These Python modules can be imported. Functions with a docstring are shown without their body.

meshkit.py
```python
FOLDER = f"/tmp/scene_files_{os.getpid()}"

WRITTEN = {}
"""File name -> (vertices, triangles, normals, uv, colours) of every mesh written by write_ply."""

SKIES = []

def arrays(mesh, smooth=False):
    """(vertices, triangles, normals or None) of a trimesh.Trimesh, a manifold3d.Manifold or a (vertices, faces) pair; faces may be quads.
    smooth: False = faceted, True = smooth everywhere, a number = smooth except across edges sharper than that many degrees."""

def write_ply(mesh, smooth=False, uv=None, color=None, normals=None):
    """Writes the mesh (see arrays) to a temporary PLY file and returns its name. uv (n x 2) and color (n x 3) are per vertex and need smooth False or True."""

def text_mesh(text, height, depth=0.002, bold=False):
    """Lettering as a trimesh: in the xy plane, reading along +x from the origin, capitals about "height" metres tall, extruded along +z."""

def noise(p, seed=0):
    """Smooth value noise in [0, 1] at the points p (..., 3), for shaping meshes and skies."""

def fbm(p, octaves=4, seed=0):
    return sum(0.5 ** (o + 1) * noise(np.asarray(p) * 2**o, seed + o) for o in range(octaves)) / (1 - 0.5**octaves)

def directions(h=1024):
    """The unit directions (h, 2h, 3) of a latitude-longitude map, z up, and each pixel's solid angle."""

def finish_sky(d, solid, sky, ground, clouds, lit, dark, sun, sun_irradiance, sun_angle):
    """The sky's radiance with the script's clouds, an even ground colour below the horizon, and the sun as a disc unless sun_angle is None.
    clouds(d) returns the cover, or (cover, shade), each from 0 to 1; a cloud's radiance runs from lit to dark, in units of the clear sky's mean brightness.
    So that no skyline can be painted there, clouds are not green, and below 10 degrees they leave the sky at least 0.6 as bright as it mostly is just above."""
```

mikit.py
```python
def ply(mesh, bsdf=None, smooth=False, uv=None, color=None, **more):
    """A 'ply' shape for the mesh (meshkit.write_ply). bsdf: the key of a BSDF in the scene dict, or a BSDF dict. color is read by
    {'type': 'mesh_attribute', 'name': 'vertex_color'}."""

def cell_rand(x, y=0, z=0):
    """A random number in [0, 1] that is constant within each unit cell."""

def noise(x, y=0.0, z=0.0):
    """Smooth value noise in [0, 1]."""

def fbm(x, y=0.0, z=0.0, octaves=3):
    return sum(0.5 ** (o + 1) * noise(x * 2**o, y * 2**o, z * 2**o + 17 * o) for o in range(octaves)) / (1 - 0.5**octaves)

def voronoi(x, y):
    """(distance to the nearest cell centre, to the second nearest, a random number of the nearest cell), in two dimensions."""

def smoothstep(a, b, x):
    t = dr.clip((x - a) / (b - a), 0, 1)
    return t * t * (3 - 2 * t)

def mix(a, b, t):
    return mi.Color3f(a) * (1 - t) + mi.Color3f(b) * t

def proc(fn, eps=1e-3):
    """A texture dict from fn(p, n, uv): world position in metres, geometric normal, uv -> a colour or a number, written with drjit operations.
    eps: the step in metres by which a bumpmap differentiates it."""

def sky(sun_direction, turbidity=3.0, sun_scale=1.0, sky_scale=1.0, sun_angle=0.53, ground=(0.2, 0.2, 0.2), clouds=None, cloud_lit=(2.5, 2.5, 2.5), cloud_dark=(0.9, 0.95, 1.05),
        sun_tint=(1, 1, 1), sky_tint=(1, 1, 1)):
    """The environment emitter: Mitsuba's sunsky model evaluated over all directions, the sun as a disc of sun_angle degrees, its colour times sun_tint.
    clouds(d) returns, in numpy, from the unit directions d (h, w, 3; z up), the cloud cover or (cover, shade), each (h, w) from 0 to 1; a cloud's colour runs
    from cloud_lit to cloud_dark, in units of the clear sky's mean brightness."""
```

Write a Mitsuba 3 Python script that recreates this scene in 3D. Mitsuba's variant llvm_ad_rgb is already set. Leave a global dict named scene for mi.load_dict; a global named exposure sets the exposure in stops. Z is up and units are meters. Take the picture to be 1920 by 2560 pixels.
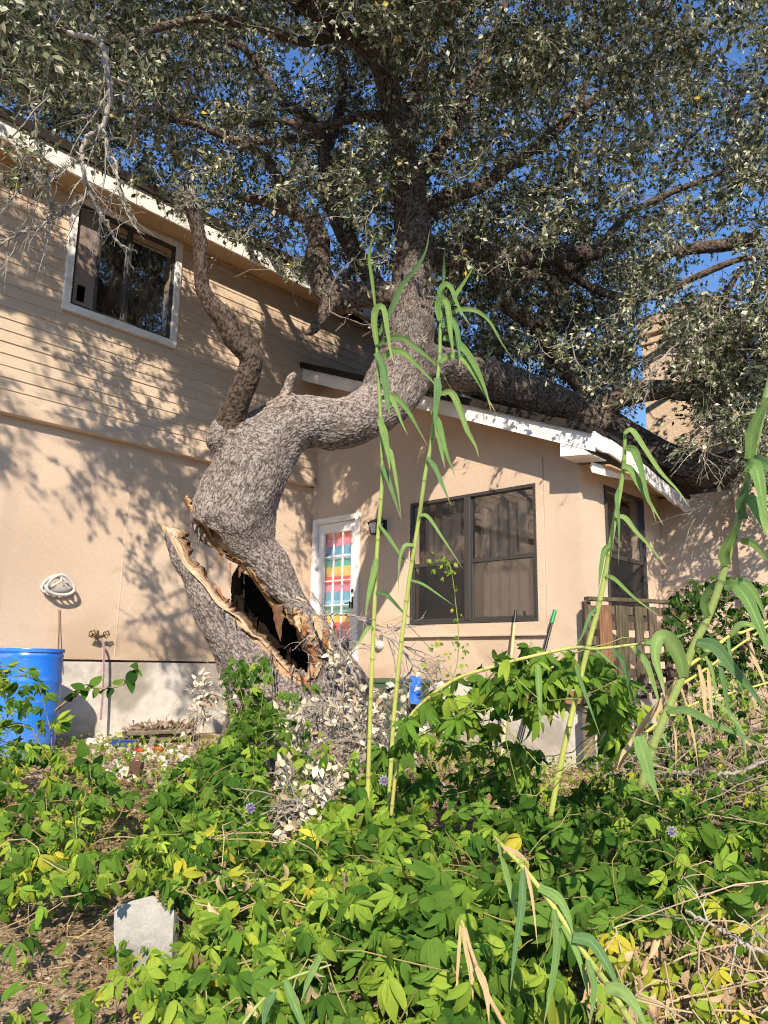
import math, random
import numpy as np, trimesh, drjit as dr, mitsuba as mi, mikit, meshkit
from mikit import proc, fbm, noise, voronoi, smoothstep, mix, cell_rand
from scipy.spatial import cKDTree
from shapely.geometry import Polygon, Point
from shapely import contains_xy

T = mi.ScalarTransform4f
scene, labels = {}, {}
rng = np.random.default_rng(11)
random.seed(11)

# ---------------------------------------------------------------- camera, sky, exposure
# X runs along the wing front to the right, Y along the two-storey wall away from the camera, Z up
EYE = np.array([0.0, 0.0, 1.5])
RGT = np.array([0.73917, 0.67335, 0.01487])
FWD = np.array([-0.66270, 0.72319, 0.19451])
UPV = np.cross(RGT, FWD)
F = 1930.0
scene['camera'] = {'type': 'perspective', 'fov': 2 * math.degrees(math.atan(960 / F)), 'fov_axis': 'x', 'near_clip': 0.05, 'far_clip': 500.0,
                   'to_world': T(np.vstack([np.c_[-RGT, UPV, FWD, EYE], [0, 0, 0, 1.0]]).tolist())}
SUN = np.array([0.60, -0.61, 0.52]); SUN /= np.linalg.norm(SUN)
scene['sky'] = mikit.sky(SUN.tolist(), turbidity=2.6, sky_scale=0.95, sun_tint=(0.93, 1.0, 1.17), sky_tint=(0.80, 1.0, 1.30))
exposure = 2.5

K = 1.15732      # the survey of the photograph was taken on a print 1659 wide
def ray(x, y):
    return FWD + RGT * ((x * K - 960) / F) - UPV * ((y * K - 1280) / F)
def at(x, y, dep):
    return EYE + ray(x, y) * dep
def onX(x, y, v):
    d = ray(x, y); return EYE + d * ((v - EYE[0]) / d[0])
def onY(x, y, v):
    d = ray(x, y); return EYE + d * ((v - EYE[1]) / d[1])
def survey(p):
    q = np.atleast_2d(p) - EYE
    z = q @ FWD
    return np.c_[(q @ RGT / z * F + 960) / K, (1280 - q @ UPV / z * F) / K, z]
def mpp(dep):            # metres per survey unit at that distance
    return dep * K / F

# ---------------------------------------------------------------- helpers
def mply(mesh, bsdf, **k): return mikit.ply(mesh, 'mat_' + bsdf, **k)
_count = {}
def num(key):
    n = _count.get(key, 0); _count[key] = n + 1
    return key if n == 0 else f'{key}_{n:03d}'
def tag(key, label=None, cat=None, group=None, kind=None):
    d = labels.setdefault(key, {})
    for k, v in (('label', label), ('category', cat), ('group', group), ('kind', kind)):
        if v: d[k] = v
    return key
def thing(name, label, cat, group=None, kind=None):
    return tag(num(name), label, cat, group, kind)
def put(parent, name, mesh, bsdf, smooth=False, label=None, kind=None, color=None, uv=None, **more):
    key = num(f'{parent}__{name}' if parent else name)
    scene[key] = mply(mesh, bsdf, smooth=smooth, color=color, uv=uv, **more)
    if label or kind: tag(key, label, kind=kind)
    return key
def ref(parent, name, shape, M=None):
    key = num(f'{parent}__{name}')
    scene[key] = {**shape, 'to_world': T(M.tolist())} if M is not None else dict(shape)
    return key
def box(x0, x1, y0, y1, z0, z1):
    m = trimesh.creation.box((abs(x1 - x0), abs(y1 - y0), abs(z1 - z0)))
    m.apply_translation(((x0 + x1) / 2, (y0 + y1) / 2, (z0 + z1) / 2)); return m
def cbox(x0, x1, y0, y1, z0, z1, c=0.004):
    """a box with chamfered edges"""
    import manifold3d as m3
    s = np.array([x1 - x0, y1 - y0, z1 - z0]); o = np.array([x0, y0, z0]) + s / 2; h = s / 2; c = min(c, h.min() * .6)
    pts = []
    for sg in np.ndindex(2, 2, 2):
        v = np.array(sg) * 2 - 1
        for k in range(3):
            q = h - c; q[k] = h[k]; pts.append(o + v * q)
    return trimesh.Trimesh(*_mf(m3.Manifold.hull_points(np.array(pts))), process=False)
def _mf(m):
    a = m.to_mesh(); return np.array(a.vert_properties[:, :3], float), np.array(a.tri_verts)
def join(ms): return trimesh.util.concatenate(ms)
def diff(a, bs): return trimesh.boolean.difference([a] + list(bs), engine='manifold')
def prism(poly, axis, a, b):
    """closed prism: polygon points given in the other two axes, extruded along axis from a to b"""
    m = trimesh.creation.extrude_polygon(Polygon(poly), b - a, engine='earcut')
    v = m.vertices.copy()
    o = {'x': np.c_[v[:, 2] + a, v[:, 0], v[:, 1]], 'y': np.c_[v[:, 0], v[:, 2] + a, v[:, 1]], 'z': np.c_[v[:, 0], v[:, 1], v[:, 2] + a]}[axis]
    m.vertices = o; m.fix_normals(); return m
def spline(p, n):
    """Catmull-Rom through rows of p (any columns), n samples"""
    p = np.asarray(p, float)
    if len(p) == 2: return p[0] + (p[1] - p[0]) * np.linspace(0, 1, n)[:, None]
    q = np.vstack([2 * p[0] - p[1], p, 2 * p[-1] - p[-2]])
    t = np.linspace(0, len(p) - 1 - 1e-9, n); i = t.astype(int); u = (t - i)[:, None]
    a, b, c, d = q[i], q[i + 1], q[i + 2], q[i + 3]
    return .5 * (2 * b + (c - a) * u + (2 * a - 5 * b + 4 * c - d) * u ** 2 + (3 * b - a - 3 * c + d) * u ** 3)
def frames(p):
    t = np.gradient(p, axis=0); t /= np.linalg.norm(t, axis=1, keepdims=True) + 1e-12
    a = np.zeros_like(p); r = np.array([0, 0, 1.0]) if abs(t[0, 2]) < .9 else np.array([1.0, 0, 0])
    for i in range(len(p)):
        r = r - t[i] * (r @ t[i]); r = r / (np.linalg.norm(r) + 1e-12); a[i] = r
    return t, a, np.cross(t, a)
def tube(p, rad, sides=6, cap=True):
    p = np.asarray(p, float); rad = np.broadcast_to(rad, (len(p),))
    t, a, b = frames(p); g = np.arange(sides) * 2 * np.pi / sides
    v = (p[:, None] + rad[:, None, None] * (np.cos(g)[None, :, None] * a[:, None] + np.sin(g)[None, :, None] * b[:, None])).reshape(-1, 3)
    i, j = np.meshgrid(np.arange(len(p) - 1), np.arange(sides), indexing='ij')
    q = np.stack([i * sides + j, i * sides + (j + 1) % sides, (i + 1) * sides + (j + 1) % sides, (i + 1) * sides + j], -1).reshape(-1, 4)
    f = np.vstack([q[:, [0, 1, 2]], q[:, [0, 2, 3]]])
    if cap:
        n = len(v); v = np.vstack([v, p[0], p[-1]]); k = np.arange(sides); e = (len(p) - 1) * sides
        f = np.vstack([f, np.c_[(k + 1) % sides, k, k * 0 + n], np.c_[e + k, e + (k + 1) % sides, k * 0 + n + 1]])
    return trimesh.Trimesh(v, f, process=False)
def poly_area_pts(poly, n, seed):
    g = np.random.default_rng(seed); P = Polygon(poly); x0, y0, x1, y1 = P.bounds; out = []
    c = 0
    while c < n:
        q = g.uniform((x0, y0), (x1, y1), (n * 3, 2)); q = q[contains_xy(P, q[:, 0], q[:, 1])]; out.append(q); c += len(q)
    return np.vstack(out)[:n]
def rotm(d, n):
    """rotation matrices (N,3,3): x along d, z as near n as it can be"""
    d = d / (np.linalg.norm(d, axis=1, keepdims=True) + 1e-12)
    y = np.cross(n, d); y /= np.linalg.norm(y, axis=1, keepdims=True) + 1e-12
    return np.stack([d, y, np.cross(d, y)], -1)
def scatter(tv, tf, pos, R, sc, col=None, cj=None):
    """many copies of one template as a single mesh, with a colour for each"""
    n = len(pos); sc = np.broadcast_to(sc, (n,))
    v = np.einsum('nij,vj->nvi', R, tv) * sc[:, None, None] + pos[:, None]
    f = (tf[None] + (np.arange(n) * len(tv))[:, None, None]).reshape(-1, 3)
    c = None if col is None else np.repeat(col, len(tv), axis=0)
    return (v.reshape(-1, 3), f), c
def mat4(R, s, p):
    M = np.eye(4); M[:3, :3] = R * s; M[:3, 3] = p; return M

# ---------------------------------------------------------------- materials
def rgb(*c): return {'type': 'rgb', 'value': list(c)}
def mat(name, base, rough=.6, spec=.3, bump=None, scale=.002, eps=1e-3, **more):
    b = {'type': 'principled', 'base_color': base if isinstance(base, dict) else rgb(*base), 'roughness': rough, 'specular': spec, **more}
    if bump: b = {'type': 'bumpmap', 'arbitrary': proc(bump, eps), 'scale': scale, 'bsdf': b}
    scene['mat_' + name] = {'type': 'twosided', 'bsdf': b}
def stucco_col(p, n, uv):
    big = fbm(p.x * .6, p.y * .6, p.z * .8, 3); fine = noise(p.x * 70, p.y * 70, p.z * 70)
    streak = fbm(p.x * 3 + p.y * 3, p.z * .35, 3.0, 3)
    low = smoothstep(2.3, 1.45, p.z) * smoothstep(.42, .62, fbm(p.x * 2.2, p.y * 2.2, p.z * 3, 3))
    c = mix((.515, .405, .31), (.60, .48, .375), smoothstep(.25, .75, big))
    c = c * (.92 + .12 * fine) * (.95 + .08 * streak)
    run = smoothstep(.60, .72, fbm(p.x * 7 + p.y * 7, p.z * .25, 9.0, 3)) * smoothstep(.35, .7, fbm(p.x * 1.3, p.y * 1.3, p.z * .7, 2))
    return mix(mix(c, (.40, .31, .23), run * .28), (.36, .27, .18), low * .5)
def stucco_bump(p, n, uv):
    return noise(p.x * 160, p.y * 160, p.z * 160) * .5 + noise(p.x * 60, p.y * 60, p.z * 60) * .5
mat('stucco', proc(stucco_col), .85, .15, stucco_bump, .0035)
def siding_col(p, n, uv):
    row = cell_rand(dr.floor((p.z - 4.13) / .127), dr.floor(p.y / 3.1), 2)
    g = fbm(p.y * 4, p.z * 90, p.x, 3); w = fbm(p.y * .8, p.z * .8, 1.0, 3)
    c = mix((.51, .405, .305), (.60, .48, .37), .35 * row + .65 * w)
    return c * (.94 + .1 * g)
def siding_bump(p, n, uv):
    return fbm(p.y * 6, p.z * 140, p.x, 3)
mat('siding', proc(siding_col), .7, .2, siding_bump, .002)
mat('band_paint', (.53, .42, .32), .7, .2)
mat('soffit_paint', (.48, .335, .19), .75, .2)
def white_col(p, n, uv):
    d = smoothstep(.45, .75, fbm(p.x * 5, p.y * 5, p.z * 9, 4))
    return mix((.78, .77, .75), (.52, .50, .47), d * .5)
mat('white_paint', proc(white_col), .5, .3)
mat('roof_edge', (.028, .024, .021), .8, .2)
def shingle_col(p, n, uv):
    return mix((.05, .045, .04), (.12, .105, .095), noise(p.x * 40, p.y * 40, p.z * 40)) * (.7 + .6 * cell_rand(dr.floor(p.x / .14), dr.floor(p.y / .3 + .5 * dr.floor(p.x / .14)), 1))
mat('shingle', proc(shingle_col), .9, .1)
def concrete_col(p, n, uv):
    a = fbm(p.x * 2 + p.y * 2, p.z * 2.5, 1.0, 4); b = fbm(p.x * 14, p.y * 14, p.z * 14, 3)
    c = mix((.34, .315, .28), (.60, .575, .535), smoothstep(.3, .68, a))
    st = smoothstep(.95, .6, p.z + .3 * fbm(p.y * 3 + p.x * 3, 2.0, 0.0, 2))
    return mix(c * (.82 + .3 * b), (.26, .22, .17), st * .5)
mat('concrete', proc(concrete_col), .85, .2, lambda p, n, uv: fbm(p.x * 30, p.y * 30, p.z * 30, 3), .006)
mat('crack_line', (.10, .065, .045), .9, .1)
scene['mat_glass'] = {'type': 'thindielectric', 'int_ior': 1.6}
mat('bronze_frame', (.045, .043, .042), .45, .4)
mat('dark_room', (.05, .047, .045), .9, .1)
scene['mat_tinted_glass'] = {'type': 'thindielectric', 'int_ior': 2.1}
scene['mat_screen_mesh'] = {'type': 'mask', 'opacity': .46, 'bsdf': {'type': 'twosided', 'bsdf': {'type': 'diffuse', 'reflectance': rgb(.034, .034, .036)}}}
def curtain_col(p, n, uv):
    return mix((.034, .032, .032), (.060, .053, .051), fbm(p.x * 6, p.z * 2, 1.0, 3))
mat('curtain', proc(curtain_col), .9, .1)
mat('night_curtain', (.012, .012, .016), .9, .1)
mat('insert_panel', (.22, .18, .165), .7, .2)
mat('door_paint', (.72, .72, .735), .4, .4)
mat('brass', (.20, .15, .08), .35, .5, metallic=.8)
mat('black_metal', (.015, .015, .016), .4, .4)
mat('steel', (.45, .44, .42), .35, .5, metallic=.9)
for n_, c_ in dict(flag_red=(.72, .07, .09), flag_pink=(.80, .25, .42), flag_blue=(.06, .36, .60), flag_teal=(.03, .40, .36), flag_yellow=(.70, .52, .13), flag_light=(.22, .55, .74)).items():
    mat(n_, c_, .9, .1)
mat('lamp_glass', (.6, .6, .58), .2, .5)
mat('grey_plastic', (.42, .41, .39), .45, .4)
mat('white_plastic', (.50, .49, .47), .4, .4)
mat('blue_plastic', proc(lambda p, n, uv: mix(mix((.012, .13, .60), (.02, .18, .68), fbm(p.x * 4, p.y * 4, p.z * 8, 3)), (.22, .27, .38), smoothstep(.55, .8, fbm(p.x * 9, p.y * 9, p.z * 30, 4)) * .35 + .22 * smoothstep(1.0, .72, p.z))), .32, .5)
mat('blue_tool', (.03, .05, .20), .5, .3)
mat('red_plastic', (.55, .06, .05), .4, .4)
mat('olive_plastic', (.055, .085, .05), .6, .3)
mat('blue_tarp', (.03, .14, .55), .5, .3)
mat('cord', (.38, .26, .20), .8, .1)
mat('hose_purple', (.26, .13, .17), .5, .3)
mat('hose_white', (.58, .55, .53), .5, .3)
def wood_of(c0, c1, axis='x'):
    def fn(p, n, uv):
        u, v, w = (p.x, p.y, p.z)
        if axis == 'z': u, w = w, u
        if axis == 'y': u, v = v, u
        k = fbm(u * 1.6, v * 16, w * 16, 3)
        ring = .5 + .5 * dr.sin(k * 38)
        return mix(c0, c1, ring * .55 + .45 * noise(u * 3, v * 60, w * 60))
    return fn
mat('old_wood', proc(wood_of((.10, .08, .065), (.25, .21, .165))), .85, .1)
mat('grey_wood', proc(wood_of((.05, .038, .03), (.155, .12, .092), 'z')), .85, .1)  # this and the next two: shade on the railing worked into the wood colour
mat('mossy_wood', proc(wood_of((.045, .042, .026), (.135, .115, .078), 'z')), .85, .1)
mat('fresh_slat', proc(wood_of((.12, .06, .034), (.26, .145, .085), 'z')), .75, .15)
mat('treated_wood', proc(wood_of((.19, .105, .055), (.45, .29, .17))), .7, .15)
mat('yellow_wood', (.62, .44, .24), .5, .3)
mat('green_grip', (.01, .22, .07), .4, .4)
attr = {'type': 'mesh_attribute', 'name': 'vertex_color'}
def leaf_mat(name, rough, spec, diff):
    scene['mat_' + name] = {'type': 'principledthin', 'base_color': dict(attr), 'roughness': rough, 'spec_trans': 0.0, 'diff_trans': diff, 'eta': spec}
def leaf_plain(name, col, rough, eta, diff):
    if 'mat_' + name not in scene: scene['mat_' + name] = {'type': 'principledthin', 'base_color': rgb(*[float(c) for c in col]), 'roughness': rough, 'spec_trans': 0.0, 'diff_trans': diff, 'eta': eta}
    return name
leaf_mat('oak_leaf', .26, 1.6, .5)
leaf_mat('vine_leaf', .25, 1.58, .7)
leaf_mat('reed_leaf', .42, 1.42, .6)
leaf_mat('dry_leaf', .8, 1.3, .5)
mat('bark', dict(attr), .9, .1)
mat('twig', dict(attr), .85, .15)
mat('cane', dict(attr), .4, .35)
mat('plain', dict(attr), .85, .15)
def soil_col(p, n, uv):
    a = fbm(p.x * 3, p.y * 3, 1.0, 4); b = noise(p.x * 60, p.y * 60, 2.0)
    return mix((.14, .10, .066), (.36, .28, .20), smoothstep(.3, .7, a)) * (.7 + .6 * b)
mat('soil', proc(soil_col), .95, .05, lambda p, n, uv: fbm(p.x * 25, p.y * 25, 1.0, 4), .02)

# ---------------------------------------------------------------- ground
HF = np.array([-.6756, .7373]); HR = np.array([.7373, .6756])
def ground_z(x, y):
    x, y = np.asarray(x, float), np.asarray(y, float)
    t = x * HF[0] + y * HF[1]; r = x * HR[0] + y * HR[1]
    z = np.interp(t, [-30, 0, 2.2, 3.3, 5.0, 7.0, 8.2, 60], [-1.0, -.12, -.02, .15, .42, .62, .66, .66])
    z = z - .16 * np.clip((r - .3) / 1.5, 0, 1) * np.clip((t - 5) / 2, 0, 1)
    p = np.stack([x, y, 0 * x], -1)
    return z + .10 * (meshkit.fbm(p * .9, 4, 3) - .5) + .05 * (meshkit.fbm(p * 5, 3, 5) - .5)
g1 = np.concatenate([np.linspace(-160, -14, 22), np.linspace(-13, 9, 170), np.linspace(10, 160, 22)])
g2 = np.concatenate([np.linspace(-160, -6, 22), np.linspace(-5, 13, 150), np.linspace(14, 160, 22)])
gx, gy = np.meshgrid(g1, g2, indexing='ij')
gv = np.stack([gx, gy, ground_z(gx, gy)], -1).reshape(-1, 3)
n2 = len(g2); gi, gj = np.meshgrid(np.arange(len(g1) - 1), np.arange(n2 - 1), indexing='ij')
gq = np.stack([gi * n2 + gj, (gi + 1) * n2 + gj, (gi + 1) * n2 + gj + 1, gi * n2 + gj + 1], -1).reshape(-1, 4)
put(None, 'ground', (gv, gq), 'soil', True)
tag('ground', 'bare brown soil sloping up to the house, strewn with litter', 'ground', kind='structure')

# ---------------------------------------------------------------- house
XA, XS, YB, XC, YD = -8.13, -8.06, 7.35, -3.91, 9.42
H = thing('house', 'tan stucco and lap siding house with a low wing crushed at the eave', 'house')
ZT, ZB, ZS = 1.5, 4.0, 6.77          # top of foundation, belt band, soffit
UW = (3.438, 4.891, 5.33, 6.755)     # upper window trim outside: y0 y1 z0 z1
put(H, 'foundation', box(XA - .25, XA - .015, -6, YB, -.4, ZT - .012), 'concrete', label='pale blotched concrete footing under the two-storey wall')
put(H, 'foundation', box(XA + .001, XC - .03, YB + .015, YB + .2, -.4, 1.32), 'concrete', label='pale concrete footing under the low wing')
put(H, 'foundation', box(XC - .2, XC - .02, YB + .2, 13, -.4, 1.32), 'concrete')
wallA = join([box(XA - .2, XA, -6, YB, ZT + .012, ZB), box(XA - .2, XA, YB, 13, -.3, 4.2)])
put(H, 'wall', wallA, 'stucco', label='tan stucco wall of the ground floor')
put(H, 'joint', box(XA - .15, XA - .03, -6, YB, ZT - .014, ZT + .014), 'crack_line', label='dark gap between stucco and footing')
cr0, cr1 = onX(287, 975, XA), onX(247, 1418, XA)
put(H, 'joint', tube(np.linspace(cr0, cr1, 12) + [0.001, 0, 0], .006, 6), 'band_paint', label='thin raised seam down the stucco wall')
sheath = diff(box(XS - .25, XS - .03, -6, 13, ZB + .02, 7.0), [box(XS - 1, XS + 1, UW[0] + .06, UW[1] - .06, UW[2] + .06, UW[3] - .06)])
put(H, 'wall', sheath, 'band_paint', label='upper storey wall behind the boards')
put(H, 'belt_band', cbox(XA - .05, XS + .045, -6, YB - .10, ZB - .005, ZB + .125), 'band_paint', label='projecting tan band between the storeys')
# lap siding, one board at a time
rw = np.random.default_rng(4)
row = 0; z = ZB + .125
while z < ZS + .06:
    z1 = z + .127
    cuts = [-6.0]; y = -6 + rw.uniform(.8, 3.2)
    while y < 12.5: cuts.append(y); y += rw.uniform(2.6, 3.9)
    cuts.append(13.0)
    hit = z1 > UW[2] + .02 and z < UW[3] - .02
    for a, b in zip(cuts[:-1], cuts[1:]):
        spans = [(a, b)]
        if hit:
            spans = [(max(a, lo), min(b, hi)) for lo, hi in ((-9, UW[0] + .02), (UW[1] - .02, 99)) if min(b, hi) - max(a, lo) > .03]
        for (p, q) in spans:
            o = rw.uniform(-.0015, .0015); bow = rw.uniform(-.003, .003)
            x0 = XS - .03
            poly = [(p + .0015, z), (q - .0015, z + bow * .3), (q - .0015, z1 + .02), (p + .0015, z1 + .02)]
            v = [(x0, yy, zz) for yy, zz in poly] + [(XS + .006 + o if k < 2 else XS - .008 + o, yy, zz) for k, (yy, zz) in enumerate(poly)]
            f = [[0, 1, 2, 3], [7, 6, 5, 4], [0, 4, 5, 1], [1, 5, 6, 2], [2, 6, 7, 3], [3, 7, 4, 0]]
            m = trimesh.Trimesh(*[np.array(v), np.vstack([np.array(f)[:, [0, 2, 1]], np.array(f)[:, [0, 3, 2]]])], process=False)
            m.fix_normals()
            put(H, 'siding_board', m, 'siding')
    z = z1; row += 1
# main eave
ER = XS + .33
put(H, 'soffit', box(XS - .03, ER - .002, -6, 13, ZS, ZS + .02), 'soffit_paint', label='tan soffit under the upper eave')
put(H, 'soffit_trim', cbox(XS + .013, XS + .035, -6, 13, ZS - .05, ZS - .001), 'soffit_paint')
vy = onX(765, 695, XS + .15)[1]
put(H, 'soffit_vent', join([box(XS + .09 + k * .018, XS + .10 + k * .018, vy - .18, vy + .18, ZS - .007, ZS - .0015) for k in range(8)]), 'roof_edge', label='small slatted vent in the soffit')
for a, b, dz in ((-6, 2.78, .012), (2.78, 8.2, 0), (8.2, 13, -.004)):
    put(H, 'fascia', cbox(ER, ER + .03, a + .002, b - .002, ZS - .02 + dz, ZS + .20 + dz), 'white_paint', label='white board along the upper eave' if a == 2.78 else None)
put(H, 'roof', prism([(ER + .055, ZS + .205), (ER + .055, ZS + .30), (-13, ZS + 2.75), (-13, ZS + 2.65)], 'y', -6.2, 13.2), 'shingle', label='dark shingle roof of the upper storey')
put(H, 'drip_edge', cbox(ER + .056, ER + .072, -6.2, 13.2, ZS + .19, ZS + .305), 'roof_edge', label='dark roof edge above the upper eave')
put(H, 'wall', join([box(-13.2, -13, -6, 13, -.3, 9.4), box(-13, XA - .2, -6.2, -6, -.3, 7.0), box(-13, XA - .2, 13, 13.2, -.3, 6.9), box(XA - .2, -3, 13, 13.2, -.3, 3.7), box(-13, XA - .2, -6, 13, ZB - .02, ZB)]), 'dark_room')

# upper window with a pet door insert
y0, y1, z0, z1 = UW
W = put(H, 'window', join([box(XS - .05, XS + .0, y0 + .085, y1 - .085, z0 + .085, z0 + .12), box(XS - .05, XS + .0, y0 + .085, y1 - .085, z1 - .115, z1 - .08),
                           box(XS - .05, XS + .0, y0 + .085, y0 + .115, z0 + .12, z1 - .115), box(XS - .05, XS + .0, y1 - .115, y1 - .085, z0 + .12, z1 - .115)]), 'bronze_frame', label='upper sliding window in a white surround')
for nm, b in (('sill', (y0, y1, z0, z0 + .085)), ('head', (y0, y1, z1 - .078, z1)), ('jamb', (y0, y0 + .082, z0 + .087, z1 - .08)), ('jamb', (y1 - .082, y1, z0 + .087, z1 - .08))):
    put(W, nm, cbox(XS - .03, XS + .035, *b), 'white_paint')
ym = (y0 + y1) / 2 + .03
put(W, 'mullion', cbox(XS - .055, XS + .006, ym - .025, ym + .025, z0 + .121, z1 - .116), 'bronze_frame')
ins = diff(box(XS - .04, XS - .02, y0 + .117, y0 + .36, z0 + .122, z1 - .117), [box(XS - 1, XS + 1, y0 + .165, y0 + .265, z0 + .17, z0 + .37)])
put(W, 'pet_door_panel', ins, 'insert_panel', label='narrow beige panel with a small dark hole')
put(W, 'stile', cbox(XS - .045, XS - .012, y0 + .362, y0 + .40, z0 + .122, z1 - .117), 'bronze_frame')
put(W, 'pane', box(XS - .037, XS - .033, y0 + .40, ym - .026, z0 + .122, z1 - .117), 'tinted_glass')
put(W, 'pane', box(XS - .031, XS - .027, ym + .026, y1 - .116, z0 + .122, z1 - .117), 'tinted_glass')
def curtain(name, lab, axis, c, a, b, z0, z1, bsdf, wave=.11, amp=.028, seed=1):
    n = int((b - a) / .012); g = np.random.default_rng(seed); u = np.linspace(a, b, n); ph = np.cumsum(.35 + 1.3 * meshkit.noise(np.c_[u * 5, 0 * u + seed, 0 * u], seed)) * .012 / wave * 2 * np.pi; amp = amp * (.45 + 1.1 * meshkit.noise(np.c_[u * 4, 0 * u, 0 * u + seed], seed + 3))
    zz = np.linspace(z0, z1, 14); U, Z = np.meshgrid(np.arange(n), zz, indexing='ij')
    d = (amp * np.sin(ph))[:, None] * (.7 + .3 * np.cos((Z - z0) * 1.7 + ph[:, None] * .1)) + c
    v = np.stack([u[:, None] + 0 * Z, d, Z], -1) if axis == 'x' else np.stack([d, u[:, None] + 0 * Z, Z], -1)
    i, j = np.meshgrid(np.arange(n - 1), np.arange(13), indexing='ij')
    q = np.stack([i * 14 + j, (i + 1) * 14 + j, (i + 1) * 14 + j + 1, i * 14 + j + 1], -1).reshape(-1, 4)
    k = thing(name, lab, 'curtain', 'curtains behind the windows')
    v2 = np.concatenate([v.reshape(-1, 3)])
    scene[k] = mply((v2, q), bsdf, smooth=True)
curtain('curtain', 'dark curtain behind the upper sliding window', 'y', XS - .3, y0 - .2, y1 + .2, z0 - .1, z1 + .1, 'night_curtain', .16, .012, 3)

# wing front wall with door and window openings
wtl, wbr = onY(889, 1089.3, YB), onY(1165, 1342.3, YB)
WX0, WX1, WZ0, WZ1 = wtl[0], wbr[0], 1.99, 3.52
DX0, DX1, DZ1 = -8.09, -7.17, 3.52
def rake(x): return 5.74 - .414 * (x + 8.05)
front = prism([(XA + .001, 1.335), (XC, 1.335), (XC, rake(XC) - .10), (XA + .001, rake(XA) - .10)], 'y', YB, YB + .16)
front = diff(front, [box(WX0, WX1, YB - 1, YB + 1, WZ0, WZ1), box(DX0 + .02, DX1 - .02, YB - 1, YB + 1, 1.3, DZ1 - .02)])
put(H, 'wall', front, 'stucco', label='tan stucco front of the low wing with door and wide window')
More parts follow.
